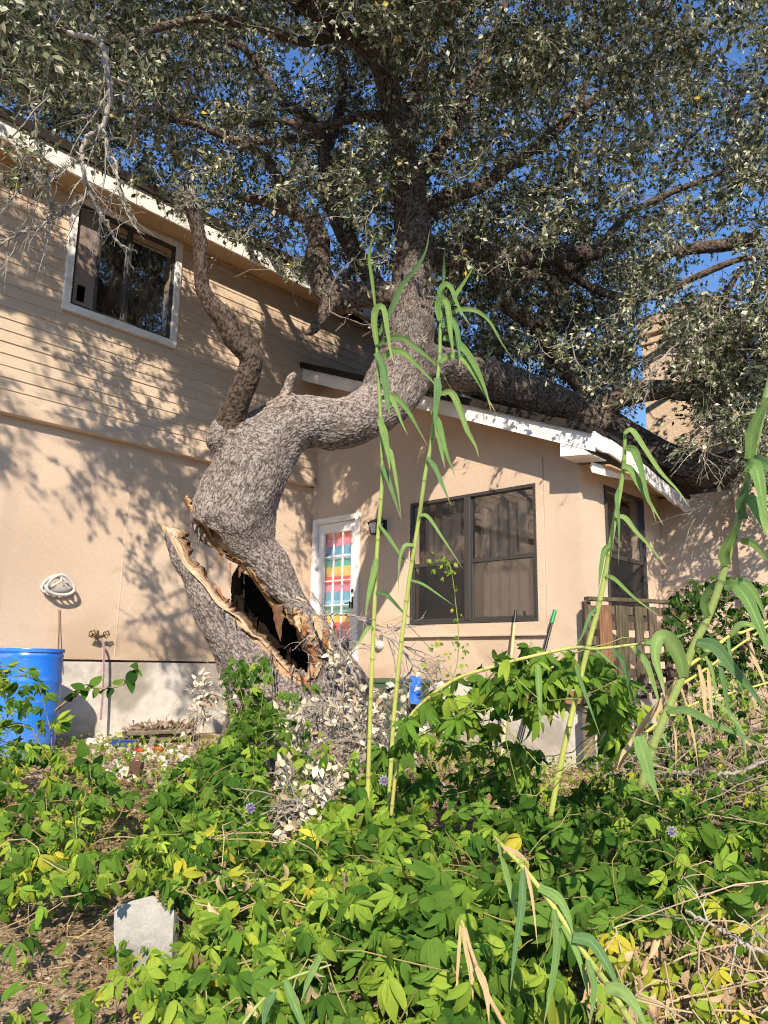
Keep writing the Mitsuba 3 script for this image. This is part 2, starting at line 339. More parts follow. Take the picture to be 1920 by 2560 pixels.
# raised stucco panel round the window
px0, px1 = WX0 - .10, onY(1181, 1300, YB)[0]
pan = diff(box(px0, px1, YB - .022, YB + .02, 1.85, WZ1 + .28), [box(WX0 - .004, WX1 + .004, YB - 1, YB + 1, WZ0 - .003, WZ1 + .003)])
put(H, 'window_panel', pan, 'stucco', label='raised stucco panel round the wide window')
put(H, 'ledge', cbox(px0 - .01, px1 + .01, YB - .05, YB - .0225, 1.835, 1.862), 'stucco', label='thin ledge below the wide window')
for sx in (-6.72,):
    put(H, 'joint', box(sx - .0015, sx + .0015, YB - .001, YB + .01, 1.34, 4.6), 'soffit_paint')
hl0, hl1 = onY(690, 1228, YB), onY(1180, 985, YB)
put(H, 'joint', box(XA + .01, XC - .5, YB - .001, YB + .01, 3.86, 3.864), 'soffit_paint')
put(H, 'corner_board', box(XC - .42, XC - .002, YB - .012, YB + .01, 1.34, 3.78), 'stucco')
put(H, 'joint', box(XA + .3, XC - .03, YB - .001, YB + .06, 1.318, 1.337), 'crack_line')

def sash_window(parent, lab, axis, c, a, b, z0, z1, double, curt=None, depth_sign=1):
    """double-hung units; axis 'x': lies in a plane y=c"""
    def bx(u0, u1, d0, d1, w0, w1):
        d0, d1 = sorted((d0 * depth_sign, d1 * depth_sign))
        return cbox(u0, u1, c + d0, c + d1, w0, w1, .003) if axis == 'x' else cbox(c + d0, c + d1, u0, u1, w0, w1, .003)
    fr = .035
    W = put(parent, 'window', join([bx(a, b, -.012, .05, z0, z0 + fr), bx(a, b, -.012, .05, z1 - fr, z1), bx(a, a + fr, -.012, .05, z0 + fr, z1 - fr), bx(b - fr, b, -.012, .05, z0 + fr, z1 - fr)]), 'bronze_frame', label=lab)
    units = [(a + fr, b - fr)]
    if double:
        m = a + (b - a) * .487
        put(W, 'mullion', bx(m - .04, m + .04, -.022, .05, z0 + fr, z1 - fr), 'bronze_frame')
        units = [(a + fr, m - .04), (m + .04, b - fr)]
    zm = z0 + (z1 - z0) * .475
    for k, (u0, u1) in enumerate(units):
        put(W, 'meeting_rail', bx(u0, u1, -.004, .04, zm - .025, zm + .025), 'bronze_frame')
        put(W, 'sash', join([bx(u0, u0 + .028, .004, .04, z0 + fr, zm - .025), bx(u1 - .028, u1, .004, .04, z0 + fr, zm - .025), bx(u0 + .028, u1 - .028, .004, .04, z0 + fr, z0 + fr + .035)]), 'bronze_frame')
        put(W, 'pane', bx(u0 + .002, u1 - .002, .034, .037, zm + .025, z1 - fr), 'glass')
        put(W, 'pane', bx(u0 + .028, u1 - .028, .020, .023, z0 + fr + .035, zm - .025), 'glass')
        if double and k == 0 or not double:
            put(W, 'insect_screen', bx(u0 + .028, u1 - .028, .006, .0075, z0 + fr + .035, zm - .027), 'screen_mesh', label='dark insect screen over the lower sash')
    return W
Wf = sash_window(H, 'wide dark framed window of two double-hung units', 'x', YB - .01, WX0, WX1, WZ0, WZ1, True)
curtain('curtain', 'taupe curtain in the right half of the wide window', 'x', YB + .14, WX0 + .97, WX1 - .20, WZ0 - .1, WZ1 - .12, 'curtain', .12, .030, 5)
curtain('curtain', 'taupe curtain in the left half of the wide window', 'x', YB + .16, WX0 + .10, WX0 + .80, WZ0 - .1, WZ1 - .16, 'curtain', .12, .030, 6)
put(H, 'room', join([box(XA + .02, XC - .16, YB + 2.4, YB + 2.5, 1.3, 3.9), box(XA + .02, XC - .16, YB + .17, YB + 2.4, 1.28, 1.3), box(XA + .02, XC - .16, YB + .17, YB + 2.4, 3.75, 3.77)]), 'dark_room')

# side wall of the wing with its narrow window, the recessed wall beyond and the chimney
side = box(XC - .16, XC, YB + .161, 13, 1.335, rake(XC) - .08)
SW = (7.93, 8.93, 2.02, 3.53)
side = diff(side, [box(XC - 1, XC + 1, SW[0], SW[1], SW[2], SW[3])])
put(H, 'wall', side, 'stucco', label='side wall of the low wing with the narrow window')
sash_window(H, 'narrow dark window in the side of the wing', 'y', XC + .012, SW[0], SW[1], SW[2], SW[3], False, depth_sign=-1)
put(H, 'corner_board', box(XC - .01, XC + .012, YB - .01, YB + .42, 1.34, 3.66), 'stucco')
put(H, 'wall', box(XC + .001, -2.95, YD, YD + .2, -.3, 3.62), 'stucco', label='recessed stucco wall right of the narrow window')
put(H, 'wall', box(-2.95, 5, YD - .12, YD + .25, -.3, 3.62), 'stucco', label='stucco wall at the far right')
cx0, cx1 = onY(1390, 800, 10.2)[0], onY(1565, 850, 10.2)[0]
ch = put(H, 'chimney', box(cx0, cx1, 10.2, 11.3, 2, onY(1400, 685, 10.2)[2] - .28), 'stucco', label='tall square stucco chimney')
ctop = onY(1400, 685, 10.2)[2]
put(ch, 'cap', cbox(cx0 - .05, cx1 + .05, 10.14, 11.36, ctop - .28, ctop, .01), 'stucco')
put(ch, 'collar', cbox(cx0 - .03, cx1 + .03, 10.165, 11.33, ctop - .42, ctop - .37, .008), 'stucco')
put(ch, 'flue', cbox(cx0 + .25, cx1 - .25, 10.5, 11.0, ctop, ctop + .16, .01), 'roof_edge')

# wing roof, rake board, broken eave
def slope_slab(x0, x1, y0, y1, up, down):
    return prism([(x0, rake(x0) + up), (x1, rake(x1) + up), (x1, rake(x1) - down), (x0, rake(x0) - down)], 'y', y0, y1)
EX = -3.53
put(H, 'roof', slope_slab(XA + .02, EX - .02, 6.965, 12.9, .05, -.0), 'shingle', label='dark shingle roof of the low wing')
put(H, 'drip_edge', slope_slab(XA + .05, EX + .0, 6.945, 6.964, .056, .035), 'roof_edge', label='dark roof edge above the sloping rake board')
put(H, 'fascia', slope_slab(XA + .08, EX - .002, 6.985, 7.015, -.03, .215), 'white_paint', label='white rake board sloping down the wing gable')
put(H, 'soffit', slope_slab(XA + .08, EX - .40, 7.016, YB - .003, -.16, .18), 'soffit_paint', label='tan soffit under the rake board')
put(H, 'soffit', prism([(XC + .014, rake(EX) - .20), (EX - .04, rake(EX) - .26), (EX - .04, rake(EX) - .275), (XC + .014, rake(EX) - .215)], 'y', 7.4, 12.8), 'soffit_paint', label='sagging soffit of the broken eave')
# eave fascia pushed down by the limb
pts = [(7.0, rake(EX) + .0), (7.7, rake(EX) - .035), (8.4, rake(EX) - .16), (9.1, rake(EX) - .27), (9.8, rake(EX) - .30), (12.8, rake(EX) - .1)]
pts = spline(pts, 24)
v = []
for k, (yy, zz) in enumerate(pts):
    h = .17 + .012 * math.sin(k * 2.1)
    v += [(EX + .012, yy, zz - h), (EX + .012, yy, zz), (EX - .016, yy, zz), (EX - .016, yy, zz - h)]
f = []
for k in range(len(pts) - 1):
    for e in range(4):
        f.append([4 * k + e, 4 * k + (e + 1) % 4, 4 * k + 4 + (e + 1) % 4, 4 * k + 4 + e])
f += [[3, 2, 1, 0], [4 * len(pts) - 4, 4 * len(pts) - 3, 4 * len(pts) - 2, 4 * len(pts) - 1]]
put(H, 'fascia', (np.array(v), np.array(f)), 'white_paint', label='white eave board bent down under the fallen limb')
v2 = [(x + (.016 if k % 4 < 2 else .002), y, zz + (.175 if k % 4 in (0, 3) else .045) ) for k, (x, y, zz) in enumerate(v)]
put(H, 'drip_edge', (np.array(v2), np.array(f)), 'roof_edge')
r0 = [onY(1210, 955, 6.99), onY(1210, 986, 6.99), onY(1277, 981, 6.99), onY(1240, 957, 6.99)]
put(H, 'cornice_return', prism([(p[0], p[2]) for p in r0], 'y', 6.99, YB - .013), 'white_paint', label='loose white cornice end below the rake board')
hb = [onX(1278, 1009, -3.66), onX(1330, 1022, -3.66), onX(1420, 1034, -3.66)]
hb = np.array(hb)
m = tube(spline(np.vstack([hb[0], hb[1], hb[2]]), 8), .055, 4); m.vertices[:, 0] = -3.66 + (m.vertices[:, 0] + 3.66) * .3
put(H, 'broken_board', m, 'white_paint', label='split white board hanging under the broken eave')

# door
D = put(H, 'door', join([cbox(DX0 + .075, DX0 + .19, YB + .03, YB + .072, 1.44, DZ1 - .077), cbox(DX1 - .19, DX1 - .075, YB + .03, YB + .072, 1.44, DZ1 - .077),
                         cbox(DX0 + .191, DX1 - .191, YB + .03, YB + .072, DZ1 - .215, DZ1 - .077), cbox(DX0 + .191, DX1 - .191, YB + .03, YB + .072, 1.44, 1.62)]), 'door_paint', label='narrow white glazed door with fifteen panes')
for nm, b in (('frame', (DX0, DX0 + .07, 1.36, DZ1)), ('frame', (DX1 - .07, DX1, 1.36, DZ1)), ('frame', (DX0 + .071, DX1 - .071, DZ1 - .07, DZ1))):
    put(D, nm, cbox(b[0], b[1], YB - .03, YB + .09, b[2], b[3]), 'white_paint')
put(D, 'threshold', cbox(DX0 + .03, DX1 - .03, YB - .06, YB + .1, 1.345, 1.40), 'grey_plastic')
gx0, gx1, gz0, gz1 = DX0 + .191, DX1 - .191, 1.62, DZ1 - .215
for i in range(3):
    for j in range(5):
        a, b = gx0 + (gx1 - gx0) * i / 3, gx0 + (gx1 - gx0) * (i + 1) / 3; c, d = gz0 + (gz1 - gz0) * j / 5, gz0 + (gz1 - gz0) * (j + 1) / 5
        put(D, 'pane', box(a + .004, b - .004, YB + .052, YB + .055, c + .004, d - .004), 'glass')
for i in (1, 2):
    x = gx0 + (gx1 - gx0) * i / 3; put(D, 'muntin', cbox(x - .009, x + .009, YB + .037, YB + .066, gz0, gz1, .003), 'door_paint')
for j in (1, 2, 3, 4):
    zz = gz0 + (gz1 - gz0) * j / 5; put(D, 'muntin', cbox(gx0, gx1, YB + .039, YB + .064, zz - .009, zz + .009, .003), 'door_paint')
hz = onY(757, 1303, YB)[2]
put(D, 'handle', join([tube([(DX1 - .13, YB - .03, hz - .07), (DX1 - .13, YB - .03, hz + .02)], .012, 8), cbox(DX1 - .155, DX1 - .105, YB + .02, YB + .029, hz - .07, hz + .09), tube([(DX1 - .13, YB + .03, hz), (DX1 - .13, YB - .03, hz), (DX1 - .22, YB - .03, hz)], .009, 8)]), 'black_metal')
put(D, 'lock', tube([(DX1 - .13, YB + .03, hz + .17), (DX1 - .13, YB + .005, hz + .17)], .022, 12), 'black_metal')
FL = thing('striped_flag', 'rainbow striped cloth hung behind the panes of the door', 'flag')
order = ['red', 'pink', 'blue', 'light', 'teal', 'yellow', 'red', 'pink', 'blue', 'light', 'teal', 'yellow', 'red', 'pink', 'blue']
wts = [.075, .085, .10, .055, .09, .115, .09, .09, .10, .06, .09, .105, .085, .11, .03]
zz = gz1 + .01; H_ = (gz1 - gz0) * .90; sc = H_ / sum(wts)
for o, w in zip(order, wts):
    zb = zz - w * sc; u = np.linspace(gx0 - .02, gx1 + .02, 22)
    yw = YB + .098 + .008 * np.sin(u * 26 + 1)
    vv = np.array([(a, b, zz) for a, b in zip(u, yw)] + [(a, b + .002, zb) for a, b in zip(u, yw)])
    qq = np.array([[k, k + 1, k + 23, k + 22] for k in range(21)])
    put(FL, 'stripe', (vv, qq), 'flag_' + o, True, label=o.replace('light', 'light blue') + ' stripe'); zz = zb
# ---- fittings on the walls
lp = onY(824, 1139, YB)
L = thing('wall_lantern', 'black wall lantern between the door and the wide window', 'lamp')
lz = lp[2]
put(L, 'back_plate', cbox(lp[0] + .02, lp[0] + .10, YB - .022, YB - .001, lz - .06, lz + .09), 'black_metal')
put(L, 'arm', tube(spline([(lp[0] + .06, YB - .02, lz + .06), (lp[0] + .06, YB - .09, lz + .12), (lp[0] + .03, YB - .12, lz + .075)], 10), .009, 8), 'black_metal')
def frustum(cx, cy, z0, r0, z1, r1):
    m = trimesh.creation.cylinder(1, 1, sections=4); v = m.vertices; top = v[:, 2] > 0; r = np.where(top, r1, r0)
    a = math.pi / 4; m.vertices = np.c_[cx + r * (v[:, 0] * math.cos(a) - v[:, 1] * math.sin(a)), cy + r * (v[:, 0] * math.sin(a) + v[:, 1] * math.cos(a)), np.where(top, z1, z0)]; return m
lx, ly = lp[0] + .02, YB - .13
put(L, 'roof', frustum(lx, ly, lz + .035, .125, lz + .085, .03), 'black_metal')
put(L, 'glass', frustum(lx, ly, lz - .10, .06, lz + .033, .095), 'lamp_glass')
put(L, 'frame', join([tube([(lx + sx * .046, ly + sy * .046, lz - .105), (lx + sx * .07, ly + sy * .07, lz + .035)], .006, 6) for sx in (-1, 1) for sy in (-1, 1)] + [frustum(lx, ly, lz - .118, .072, lz - .10, .068)]), 'black_metal')
op = onY(824, 1392, YB)
O = thing('outlet_cover', 'grey weatherproof outlet cover low on the wing wall', 'outlet')
put(O, 'plate', cbox(op[0] - .04, op[0] + .04, YB - .012, YB - .001, op[2] - .02, op[2] + .12), 'steel')
bub = trimesh.creation.icosphere(3, 1); bub.vertices = bub.vertices * [.06, .055, .06] + [op[0] - .005, YB - .03, op[2] - .01]
put(O, 'bubble_cover', bub, 'white_plastic', True)
# hose hanger with two cords
hp = onX(119, 1272, XA)
HG = thing('hose_hanger', 'white plastic hose hanger mounted on the stucco wall', 'hanger')
yy, zz0 = hp[1], hp[2]
ang = np.linspace(0, 2 * np.pi, 49)
def ring_pt(a, x):
    ca, sa = np.cos(a), np.sin(a); w = .15 * (1 - .28 * np.clip(sa, 0, 1) ** 1.3); h = np.where(sa > 0, .14, .07)
    return np.c_[XA + x + 0 * a, yy + w * ca, zz0 + h * sa]
put(HG, 'rim', tube(ring_pt(ang, .13), .017, 8), 'white_plastic', True)
put(HG, 'back_bowl', join([tube(ring_pt(ang, .012) * [1, 1, 1], .016, 6)] + [tube(spline([ring_pt(np.array([a]), .13)[0], ring_pt(np.array([a]), .07)[0] + [0, 0, -.02], ring_pt(np.array([a]), .012)[0]], 8), .011, 6) for a in (3.6, 4.05, 4.5, 4.93, 5.37, 5.82)]), 'white_plastic', True)
sh = trimesh.creation.icosphere(3, 1); sv = sh.vertices; keep = sv[:, 2] < .15
shell = np.c_[XA + .005 + .055 * (sv[:, 0] + 1), yy + .15 * sv[:, 1], zz0 + .02 + .075 * sv[:, 2]]
put(HG, 'bowl', trimesh.Trimesh(shell, sh.faces[keep[sh.faces].all(1)], process=False), 'grey_plastic', True)
put(HG, 'spoke', join([tube([(XA + .128, yy, zz0 + .15), (XA + .126, yy, zz0 + .07)], .013, 8), tube([(XA + .126, yy, zz0 + .075), (XA + .11, yy - .10, zz0 + .005)], .012, 8), tube([(XA + .126, yy, zz0 + .075), (XA + .11, yy + .10, zz0 + .005)], .012, 8)]), 'white_plastic')
c1 = [onX(126, 1315, XA + .02), onX(126, 1360, XA + .02), onX(124, 1400, XA + .03)]; c2 = [onX(129, 1315, XA + .02), onX(130, 1360, XA + .02), onX(134, 1450, XA + .02)]
put(HG, 'cord', tube(spline(c1, 12), .0045, 5), 'cord'); put(HG, 'cord', tube(spline(c2, 12), .0045, 5), 'cord')
# faucet and hose
fp = onX(212, 1372, XA + .10)
FA = thing('faucet', 'brass outdoor faucet with two wheel handles above the footing', 'faucet')
put(FA, 'pipe', join([tube([(XA - .01, fp[1], fp[2]), (XA + .10, fp[1], fp[2])], .016, 10), tube([(XA + .07, fp[1], fp[2] - .06), (XA + .07, fp[1], fp[2] + .02)], .019, 10)]), 'brass')
def wheel(cx, cy, cz, r):
    a = np.linspace(0, 2 * np.pi, 25); wob = 1 + .18 * np.cos(a * 5)
    return join([tube(np.c_[cx + r * .35 * np.sin(a), cy + r * wob * np.cos(a), cz + r * wob * np.sin(a)], .006, 6)] + [tube([(cx, cy, cz), (cx + r * .35 * math.sin(t), cy + r * math.cos(t), cz + r * math.sin(t))], .005, 5) for t in (0, 2.09, 4.19)])
put(FA, 'handle', wheel(XA + .115, fp[1] - .075, fp[2] + .01, .035), 'brass'); put(FA, 'handle', wheel(XA + .115, fp[1] + .085, fp[2] + .01, .035), 'brass')
put(FA, 'splitter', join([tube(spline([(XA + .09, fp[1] - .07, fp[2]), (XA + .10, fp[1], fp[2] - .02), (XA + .09, fp[1] + .08, fp[2])], 10), .015, 8), tube([(XA + .09, fp[1], fp[2] + .05), (XA + .08, fp[1], fp[2] - .03)], .014, 8)]), 'brass')
HO = thing('garden_hose', 'pale purple striped hose hanging straight down from the faucet', 'hose')
hb_ = onX(217, 1555, XA + .20); hb_[2] = max(hb_[2], ground_z(hb_[0], hb_[1]) + .02)
hpth = spline([(XA + .09, fp[1] + .02, fp[2] - .03), (XA + .15, fp[1] + .045, fp[2] - .10), (XA + .17, fp[1] + .055, fp[2] - .3), (XA + .18, hb_[1] + .01, hb_[2] + .25), (XA + .20, hb_[1], hb_[2])], 30)
put(HO, 'hose', tube(hpth, .0125, 10), 'hose_white', True)
put(HO, 'stripe', tube(hpth + [.005, -.003, 0], .0095, 8), 'hose_purple', True)

# ---------------------------------------------------------------- things in the yard
def lathe(prof, c, sections=48):
    m = trimesh.creation.revolve(np.array(prof), sections=sections); m.apply_translation(c); return m
bc = at(127, 1480, 7.3) - RGT * .292; bz = ground_z(bc[0], bc[1]) - .01
BA = thing('plastic_drum', 'bright blue plastic drum standing against the wall', 'barrel')
hB = 1.60 - bz
prof = [(0, 0), (.27, 0), (.285, .02), (.285, .10), (.292, .12), (.292, .15), (.288, .17), (.291, hB * .36), (.296, hB * .38), (.296, hB * .41), (.291, hB * .43), (.291, hB * .66), (.297, hB * .68), (.297, hB * .71), (.291, hB * .73), (.289, hB - .13), (.286, hB - .10), (.292, hB - .075), (.292, hB - .05), (.28, hB - .03), (.278, hB - .012)]
put(BA, 'body', lathe(prof, (bc[0], bc[1], bz)), 'blue_plastic', 35)
put(BA, 'lid', lathe([(0, hB - .02), (.26, hB - .02), (.262, hB + .004), (.296, hB + .004), (.300, hB - .008), (.298, hB - .03), (.281, hB - .032)], (bc[0], bc[1], bz)), 'blue_plastic', 30)
bung = lathe([(0, 0), (.032, 0), (.032, .016), (0, .016)], (bc[0] + .13, bc[1] - .09, bz + hB - .019), 20)
put(BA, 'bung', bung, 'blue_plastic', 30)

def plank(parent, name, a, b, w, t, bsdf, updir=(0, 0, 1), jit=.004, label=None, seed=0):
    """a board from a to b, width w across and thickness t along updir, ends a little uneven"""
    a, b = np.asarray(a, float), np.asarray(b, float); d = (b - a) / np.linalg.norm(b - a); u = np.asarray(updir, float); u = u - d * (u @ d); u /= np.linalg.norm(u); s = np.cross(d, u)
    g = np.random.default_rng(seed + int(abs(a.sum()) * 1000)); n = 5; vs = []
    for k in range(n):
        p = a + (b - a) * k / (n - 1) + u * g.uniform(-jit, jit)
        for x, y in ((-1, -.75), (-.92, -1), (.92, -1), (1, -.75), (1, .75), (.92, 1), (-.92, 1), (-1, .75)):
            vs.append(p + s * x * w / 2 + u * y * t / 2)
    vs = np.array(vs); f = []
    for k in range(n - 1):
        for e in range(8): f.append([8 * k + e, 8 * k + (e + 1) % 8, 8 * k + 8 + (e + 1) % 8, 8 * k + 8 + e])
    f = np.array(f); f = np.vstack([f[:, [0, 1, 2]], f[:, [0, 2, 3]]]); e0 = [[0, k + 1, k] for k in range(1, 7)]; o = 8 * (n - 1); e1 = [[o, o + k, o + k + 1] for k in range(1, 7)]
    m = trimesh.Trimesh(vs, np.vstack([f, e0, e1]), process=False); m.fix_normals()
    return put(parent, name, m, bsdf, label=label)
ST = thing('wooden_step', 'weathered low wooden step heaped with litter beside the wall', 'step')
s0, s1 = at(268, 1588, 7.75), at(412, 1592, 8.2); away = np.array([-.62, .55, .0]); s1[2] = s0[2] = .79
for k in range(4):
    o = away * (k * .13) + np.array([0, 0, rng.uniform(-.008, .012)]); plank(ST, 'plank', s0 + o + rng.normal(0, .02, 3) * [1, 1, 0], s1 + o + rng.normal(0, .02, 3) * [1, 1, 0], .095, .035, 'old_wood', seed=k)
plank(ST, 'front_rail', s0 - [0, 0, .05] + away * .02, s1 - [0, 0, .05] + away * .02, .03, .06, 'old_wood')
for k, tt in enumerate((.18, .62, .95)):
    p = s0 + (s1 - s0) * tt; g_ = ground_z(p[0], p[1]); plank(ST, 'block', [p[0], p[1], g_ - .03], [p[0] + .01, p[1] - .01, s0[2] - .06], .12, .10, 'old_wood', (.7, .7, 0))
BP = thing('loose_board', 'short brown board end leaning under the low step', 'board')
p = at(326, 1612, 7.55); plank(BP, 'board', [p[0], p[1], ground_z(p[0], p[1]) - .02], [p[0] - .02, p[1] + .05, p[2] + .06], .15, .06, 'old_wood', (.6, .7, 0)); 
def on_ground(x, y, dep, up=0.0):
    p = at(x, y, dep); p[2] = ground_z(p[0], p[1]) + up; return p
def rough_block(sx, sy, sz, seed, chip=.012):
    import manifold3d as m3
    b = m3.Manifold.cube((sx, sy, sz), True).refine(5); v, f = _mf(b); v = v + (meshkit.fbm(v * 18 + seed * 7.3, 3, seed)[:, None] - .5) * chip * 2 * np.sign(v); return trimesh.Trimesh(v, f, process=False)
def place(m, p, yaw=0, pitch=0, roll=0):
    m.apply_transform(trimesh.transformations.euler_matrix(roll, pitch, yaw)); m.apply_translation(p); return m
BR = thing('brick', 'dark brown broken brick standing on the bare soil', 'brick')
mat('brick_brown', (.10, .06, .045), .9, .1)
put(BR, 'brick', place(rough_block(.10, .06, .17, 3), on_ground(291, 1690, 6.2, .05), .6, .1, .1), 'brick_brown')
CA = thing('plastic_case', 'dark blue plastic case lying in the rubble by the step', 'case')
cp = on_ground(268, 1612, 7.5, .05)
put(CA, 'case', place(cbox(-.12, .12, -.035, .035, -.03, .03, .008), cp, .72, .05), 'blue_tool'); put(CA, 'lid', place(cbox(-.122, .122, -.036, .036, .031, .042, .004), cp, .72, .05), 'blue_tool')
for k, (x, y) in enumerate(((303, 1622), (341, 1620))):
    RS = thing('plastic_scrap', ('crumpled red plastic scrap lying below the dark blue case', 'small red plastic scrap beside the brown board end')[k], 'scrap', 'red plastic scraps in the rubble')
    s_ = trimesh.creation.icosphere(3, 1); s_.vertices = s_.vertices * [.07, .05, .025] * (1 + .8 * (meshkit.fbm(s_.vertices * 3 + k * 9, 3, k)[:, None] - .5)); s_.apply_translation(on_ground(x, y, 7.3, .02)); scene[RS] = mply(s_, 'red_plastic', smooth=30)
# chipped concrete block in the foreground
CB = thing('concrete_block', 'pale grey chipped concrete block leaning in the ground cover', 'block')
bl = [(246, 1962), (262, 1953), (331, 1934), (352, 1952), (352, 1962), (376, 1965), (374, 2010), (370, 2090), (246, 2095)]
o = at(310, 2020, 3.35); lean = np.array([.5, -.68, .55]); lean /= np.linalg.norm(lean); ax = np.cross([0, 0, 1.0], lean); ax /= np.linalg.norm(ax); ay = np.cross(lean, ax)
q2 = []
for (x, y) in bl:
    d = ray(x, y); s = ((o - EYE) @ lean) / (d @ lean); q = EYE + d * s - o; q2.append((q @ ax, q @ ay))
import manifold3d as m3
bm = trimesh.creation.extrude_polygon(Polygon(q2).buffer(-.006).buffer(.006, join_style=1), .09, engine='earcut')
bm = m3.Manifold(m3.Mesh(bm.vertices.astype(np.float32), bm.faces.astype(np.uint32))).refine_to_length(.02)
bv, bf = _mf(bm); bv = bv + (meshkit.fbm(bv * 25, 4, 2)[:, None] - .5) * .005 * np.sign(bv - bv.mean(0))
bv = o + bv[:, :1] * ax + bv[:, 1:2] * ay + (bv[:, 2:] - .09) * lean
mat('block_grey', proc(lambda p, n, uv: mix((.27, .262, .245), (.42, .41, .39), fbm(p.x * 12, p.y * 12, p.z * 12, 4)) * (.85 + .25 * noise(p.x * 120, p.y * 120, p.z * 120)) * (1 - .55 * smoothstep(.52, .28, p.z + .18 * fbm(p.x * 14, p.y * 14, p.z * 9, 3)) * smoothstep(.3, .6, fbm(p.x * 8, p.y * 8, p.z * 8, 3)))), .9, .15, lambda p, n, uv: fbm(p.x * 60, p.y * 60, p.z * 60, 3), .004)
scene[CB] = mply((bv, bf), 'block_grey', smooth=False)

# tools leaning on the wing wall
def pole(parent, name, a, b, r, bsdf): return put(parent, name, tube([a, a + (b - a) * .02, a + (b - a) * .98, b], [r * .8, r, r, r * .75], 12), bsdf, 40)
TH = thing('broom_handle', 'yellow wooden tool handle with a black grip leaning below the wide window', 'tool handle')
tp = onY(1114, 1318, YB - .075); tb = onY(1095, 1520, YB - .35); g_ = tp + (tb - tp) * .14
tb = tp + (tb - tp) * ((tp[2] - ground_z(tb[0], tb[1])) / (tp[2] - tb[2]))
pole(TH, 'grip', tp, g_, .0175, 'black_metal'); pole(TH, 'shaft', g_, tb, .0165, 'yellow_wood')
TR = thing('rake_handle', 'black tool shaft with a green grip leaning right of the wide window', 'tool handle')
tp = onY(1199, 1318, YB - .07); tb = onY(1125, 1600, YB - .62); g_ = tp + (tb - tp) * .11
tb = tp + (tb - tp) * ((tp[2] - ground_z(tb[0], tb[1])) / (tp[2] - tb[2]))
pole(TR, 'grip', tp, g_, .020, 'green_grip'); pole(TR, 'shaft', g_, tb, .016, 'black_metal'); pole(TR, 'ferrule', tp + (tb - tp) * .86, tp + (tb - tp) * .93, .019, 'steel')

# deck with woven railing
DK = thing('wooden_deck', 'weathered wooden deck edge with a woven slat railing at the wing corner', 'deck')
f0, f1 = at(1272, 1290, 7.82), at(1440, 1297, 8.06); fd = f1 - f0; fd[2] = 0; fL = np.linalg.norm(fd); fd /= fL; fn = np.array([fd[1], -fd[0], 0])
top = f0[2]; zd = at(1300, 1503, 7.85)[2]
def rail(name, u0, u1, z0_, z1_, off, t, bsdf, vertical, seed, label=None):
    a = f0 + fd * ((u0 + u1) / 2 if vertical else u0) + fn * off; b = a.copy() if vertical else f0 + fd * u1 + fn * off
    if vertical: a[2], b[2] = z0_, z1_; w = u1 - u0
    else: a[2] = b[2] = (z0_ + z1_) / 2; w = z1_ - z0_
    plank(DK, name, a, b, w, t, bsdf, fn, .002, label, seed)
rail('top_rail', -.03, fL + .25, top - .035, top + .005, 0, .09, 'mossy_wood', False, 1)
for k, (u0, u1, bs, lb) in enumerate(((.095, .235, 'fresh_slat', 'reddish upright slat'), (.29, .425, 'mossy_wood', None), (.505, .60, 'mossy_wood', None), (.67, .76, 'grey_wood', None), (.84, .93, 'grey_wood', None))):
    rail('upright_slat', u0, u1, zd - .02, top - .075, .02, .022, bs, True, 10 + k, lb)
zz = top - .165; k = 0
while zz > zd:
    rail('cross_slat', -.02, fL + .2, zz, zz + .085, -.012 + .004 * (k % 2), .018, 'grey_wood', False, 20 + k); zz -= .155; k += 1
rail('post', -.04, .03, zd - .05, top - .04, -.05, .07, 'grey_wood', True, 40); rail('post', fL + .12, fL + .20, .2, top - .04, -.05, .07, 'grey_wood', True, 41)
l0, l1 = onY(1040, 1500, YB - .06), onY(1290, 1510, YB - .06); zl = onY(1200, 1505, YB - .06)[2]; l0[2] = l1[2] = zl
plank(DK, 'ledger', l0, l1, .135, .04, 'treated_wood', (0, -1, 0), .002, 'knotty brown treated plank along the wing footing')
e0, e1 = at(1262, 1512, 7.7), at(1385, 1535, 7.55); e1[2] = e0[2] = zl - .02
for k in range(4):
    plank(DK, 'deck_board', e0 + np.array([.02, .10, .03]) * k + [0, 0, .045], e1 + np.array([.02, .10, .03]) * k + [0, 0, .045], .13, .03, 'old_wood', seed=60 + k)
plank(DK, 'joist', e0 - [0, 0, .06], e1 - [0, 0, .06], .04, .11, 'old_wood')
for tt in (.06, .55, .98):
    p = e0 + (e1 - e0) * tt; plank(DK, 'leg', [p[0], p[1], ground_z(p[0], p[1]) - .1], [p[0], p[1], zl - .12], .09, .09, 'old_wood', (1, 0, 0))
# olive bin and blue sheet beside the door
ob = on_ground(868, 1530, 7.9)
OB = thing('olive_bin', 'dull olive green storage bin on the ground below the wing wall', 'bin')
def taper(cx, cy, z0, z1, a0, b0, a1, b1, yaw):
    m = trimesh.creation.box((2, 2, 1)); v = m.vertices; tp_ = v[:, 2] > 0; a = np.where(tp_, a1, a0); b = np.where(tp_, b1, b0); x = v[:, 0] * a; y = v[:, 1] * b
    m.vertices = np.c_[cx + x * math.cos(yaw) - y * math.sin(yaw), cy + x * math.sin(yaw) + y * math.cos(yaw), np.where(tp_, z1, z0)]; return m
zt = at(868, 1466, 7.9)[2]
put(OB, 'body', taper(ob[0], ob[1], ob[2] - .05, zt - .04, .20, .16, .26, .2, .5), 'olive_plastic'); put(OB, 'lid', taper(ob[0], ob[1], zt - .04, zt, .28, .22, .25, .19, .5), 'olive_plastic')
put(OB, 'handle', taper(ob[0] + .10, ob[1] - .24, zt - .09, zt - .06, .07, .02, .07, .02, .5), 'olive_plastic')
BT = thing('blue_sheet', 'small folded piece of bright blue sheeting beside the olive bin', 'sheet')
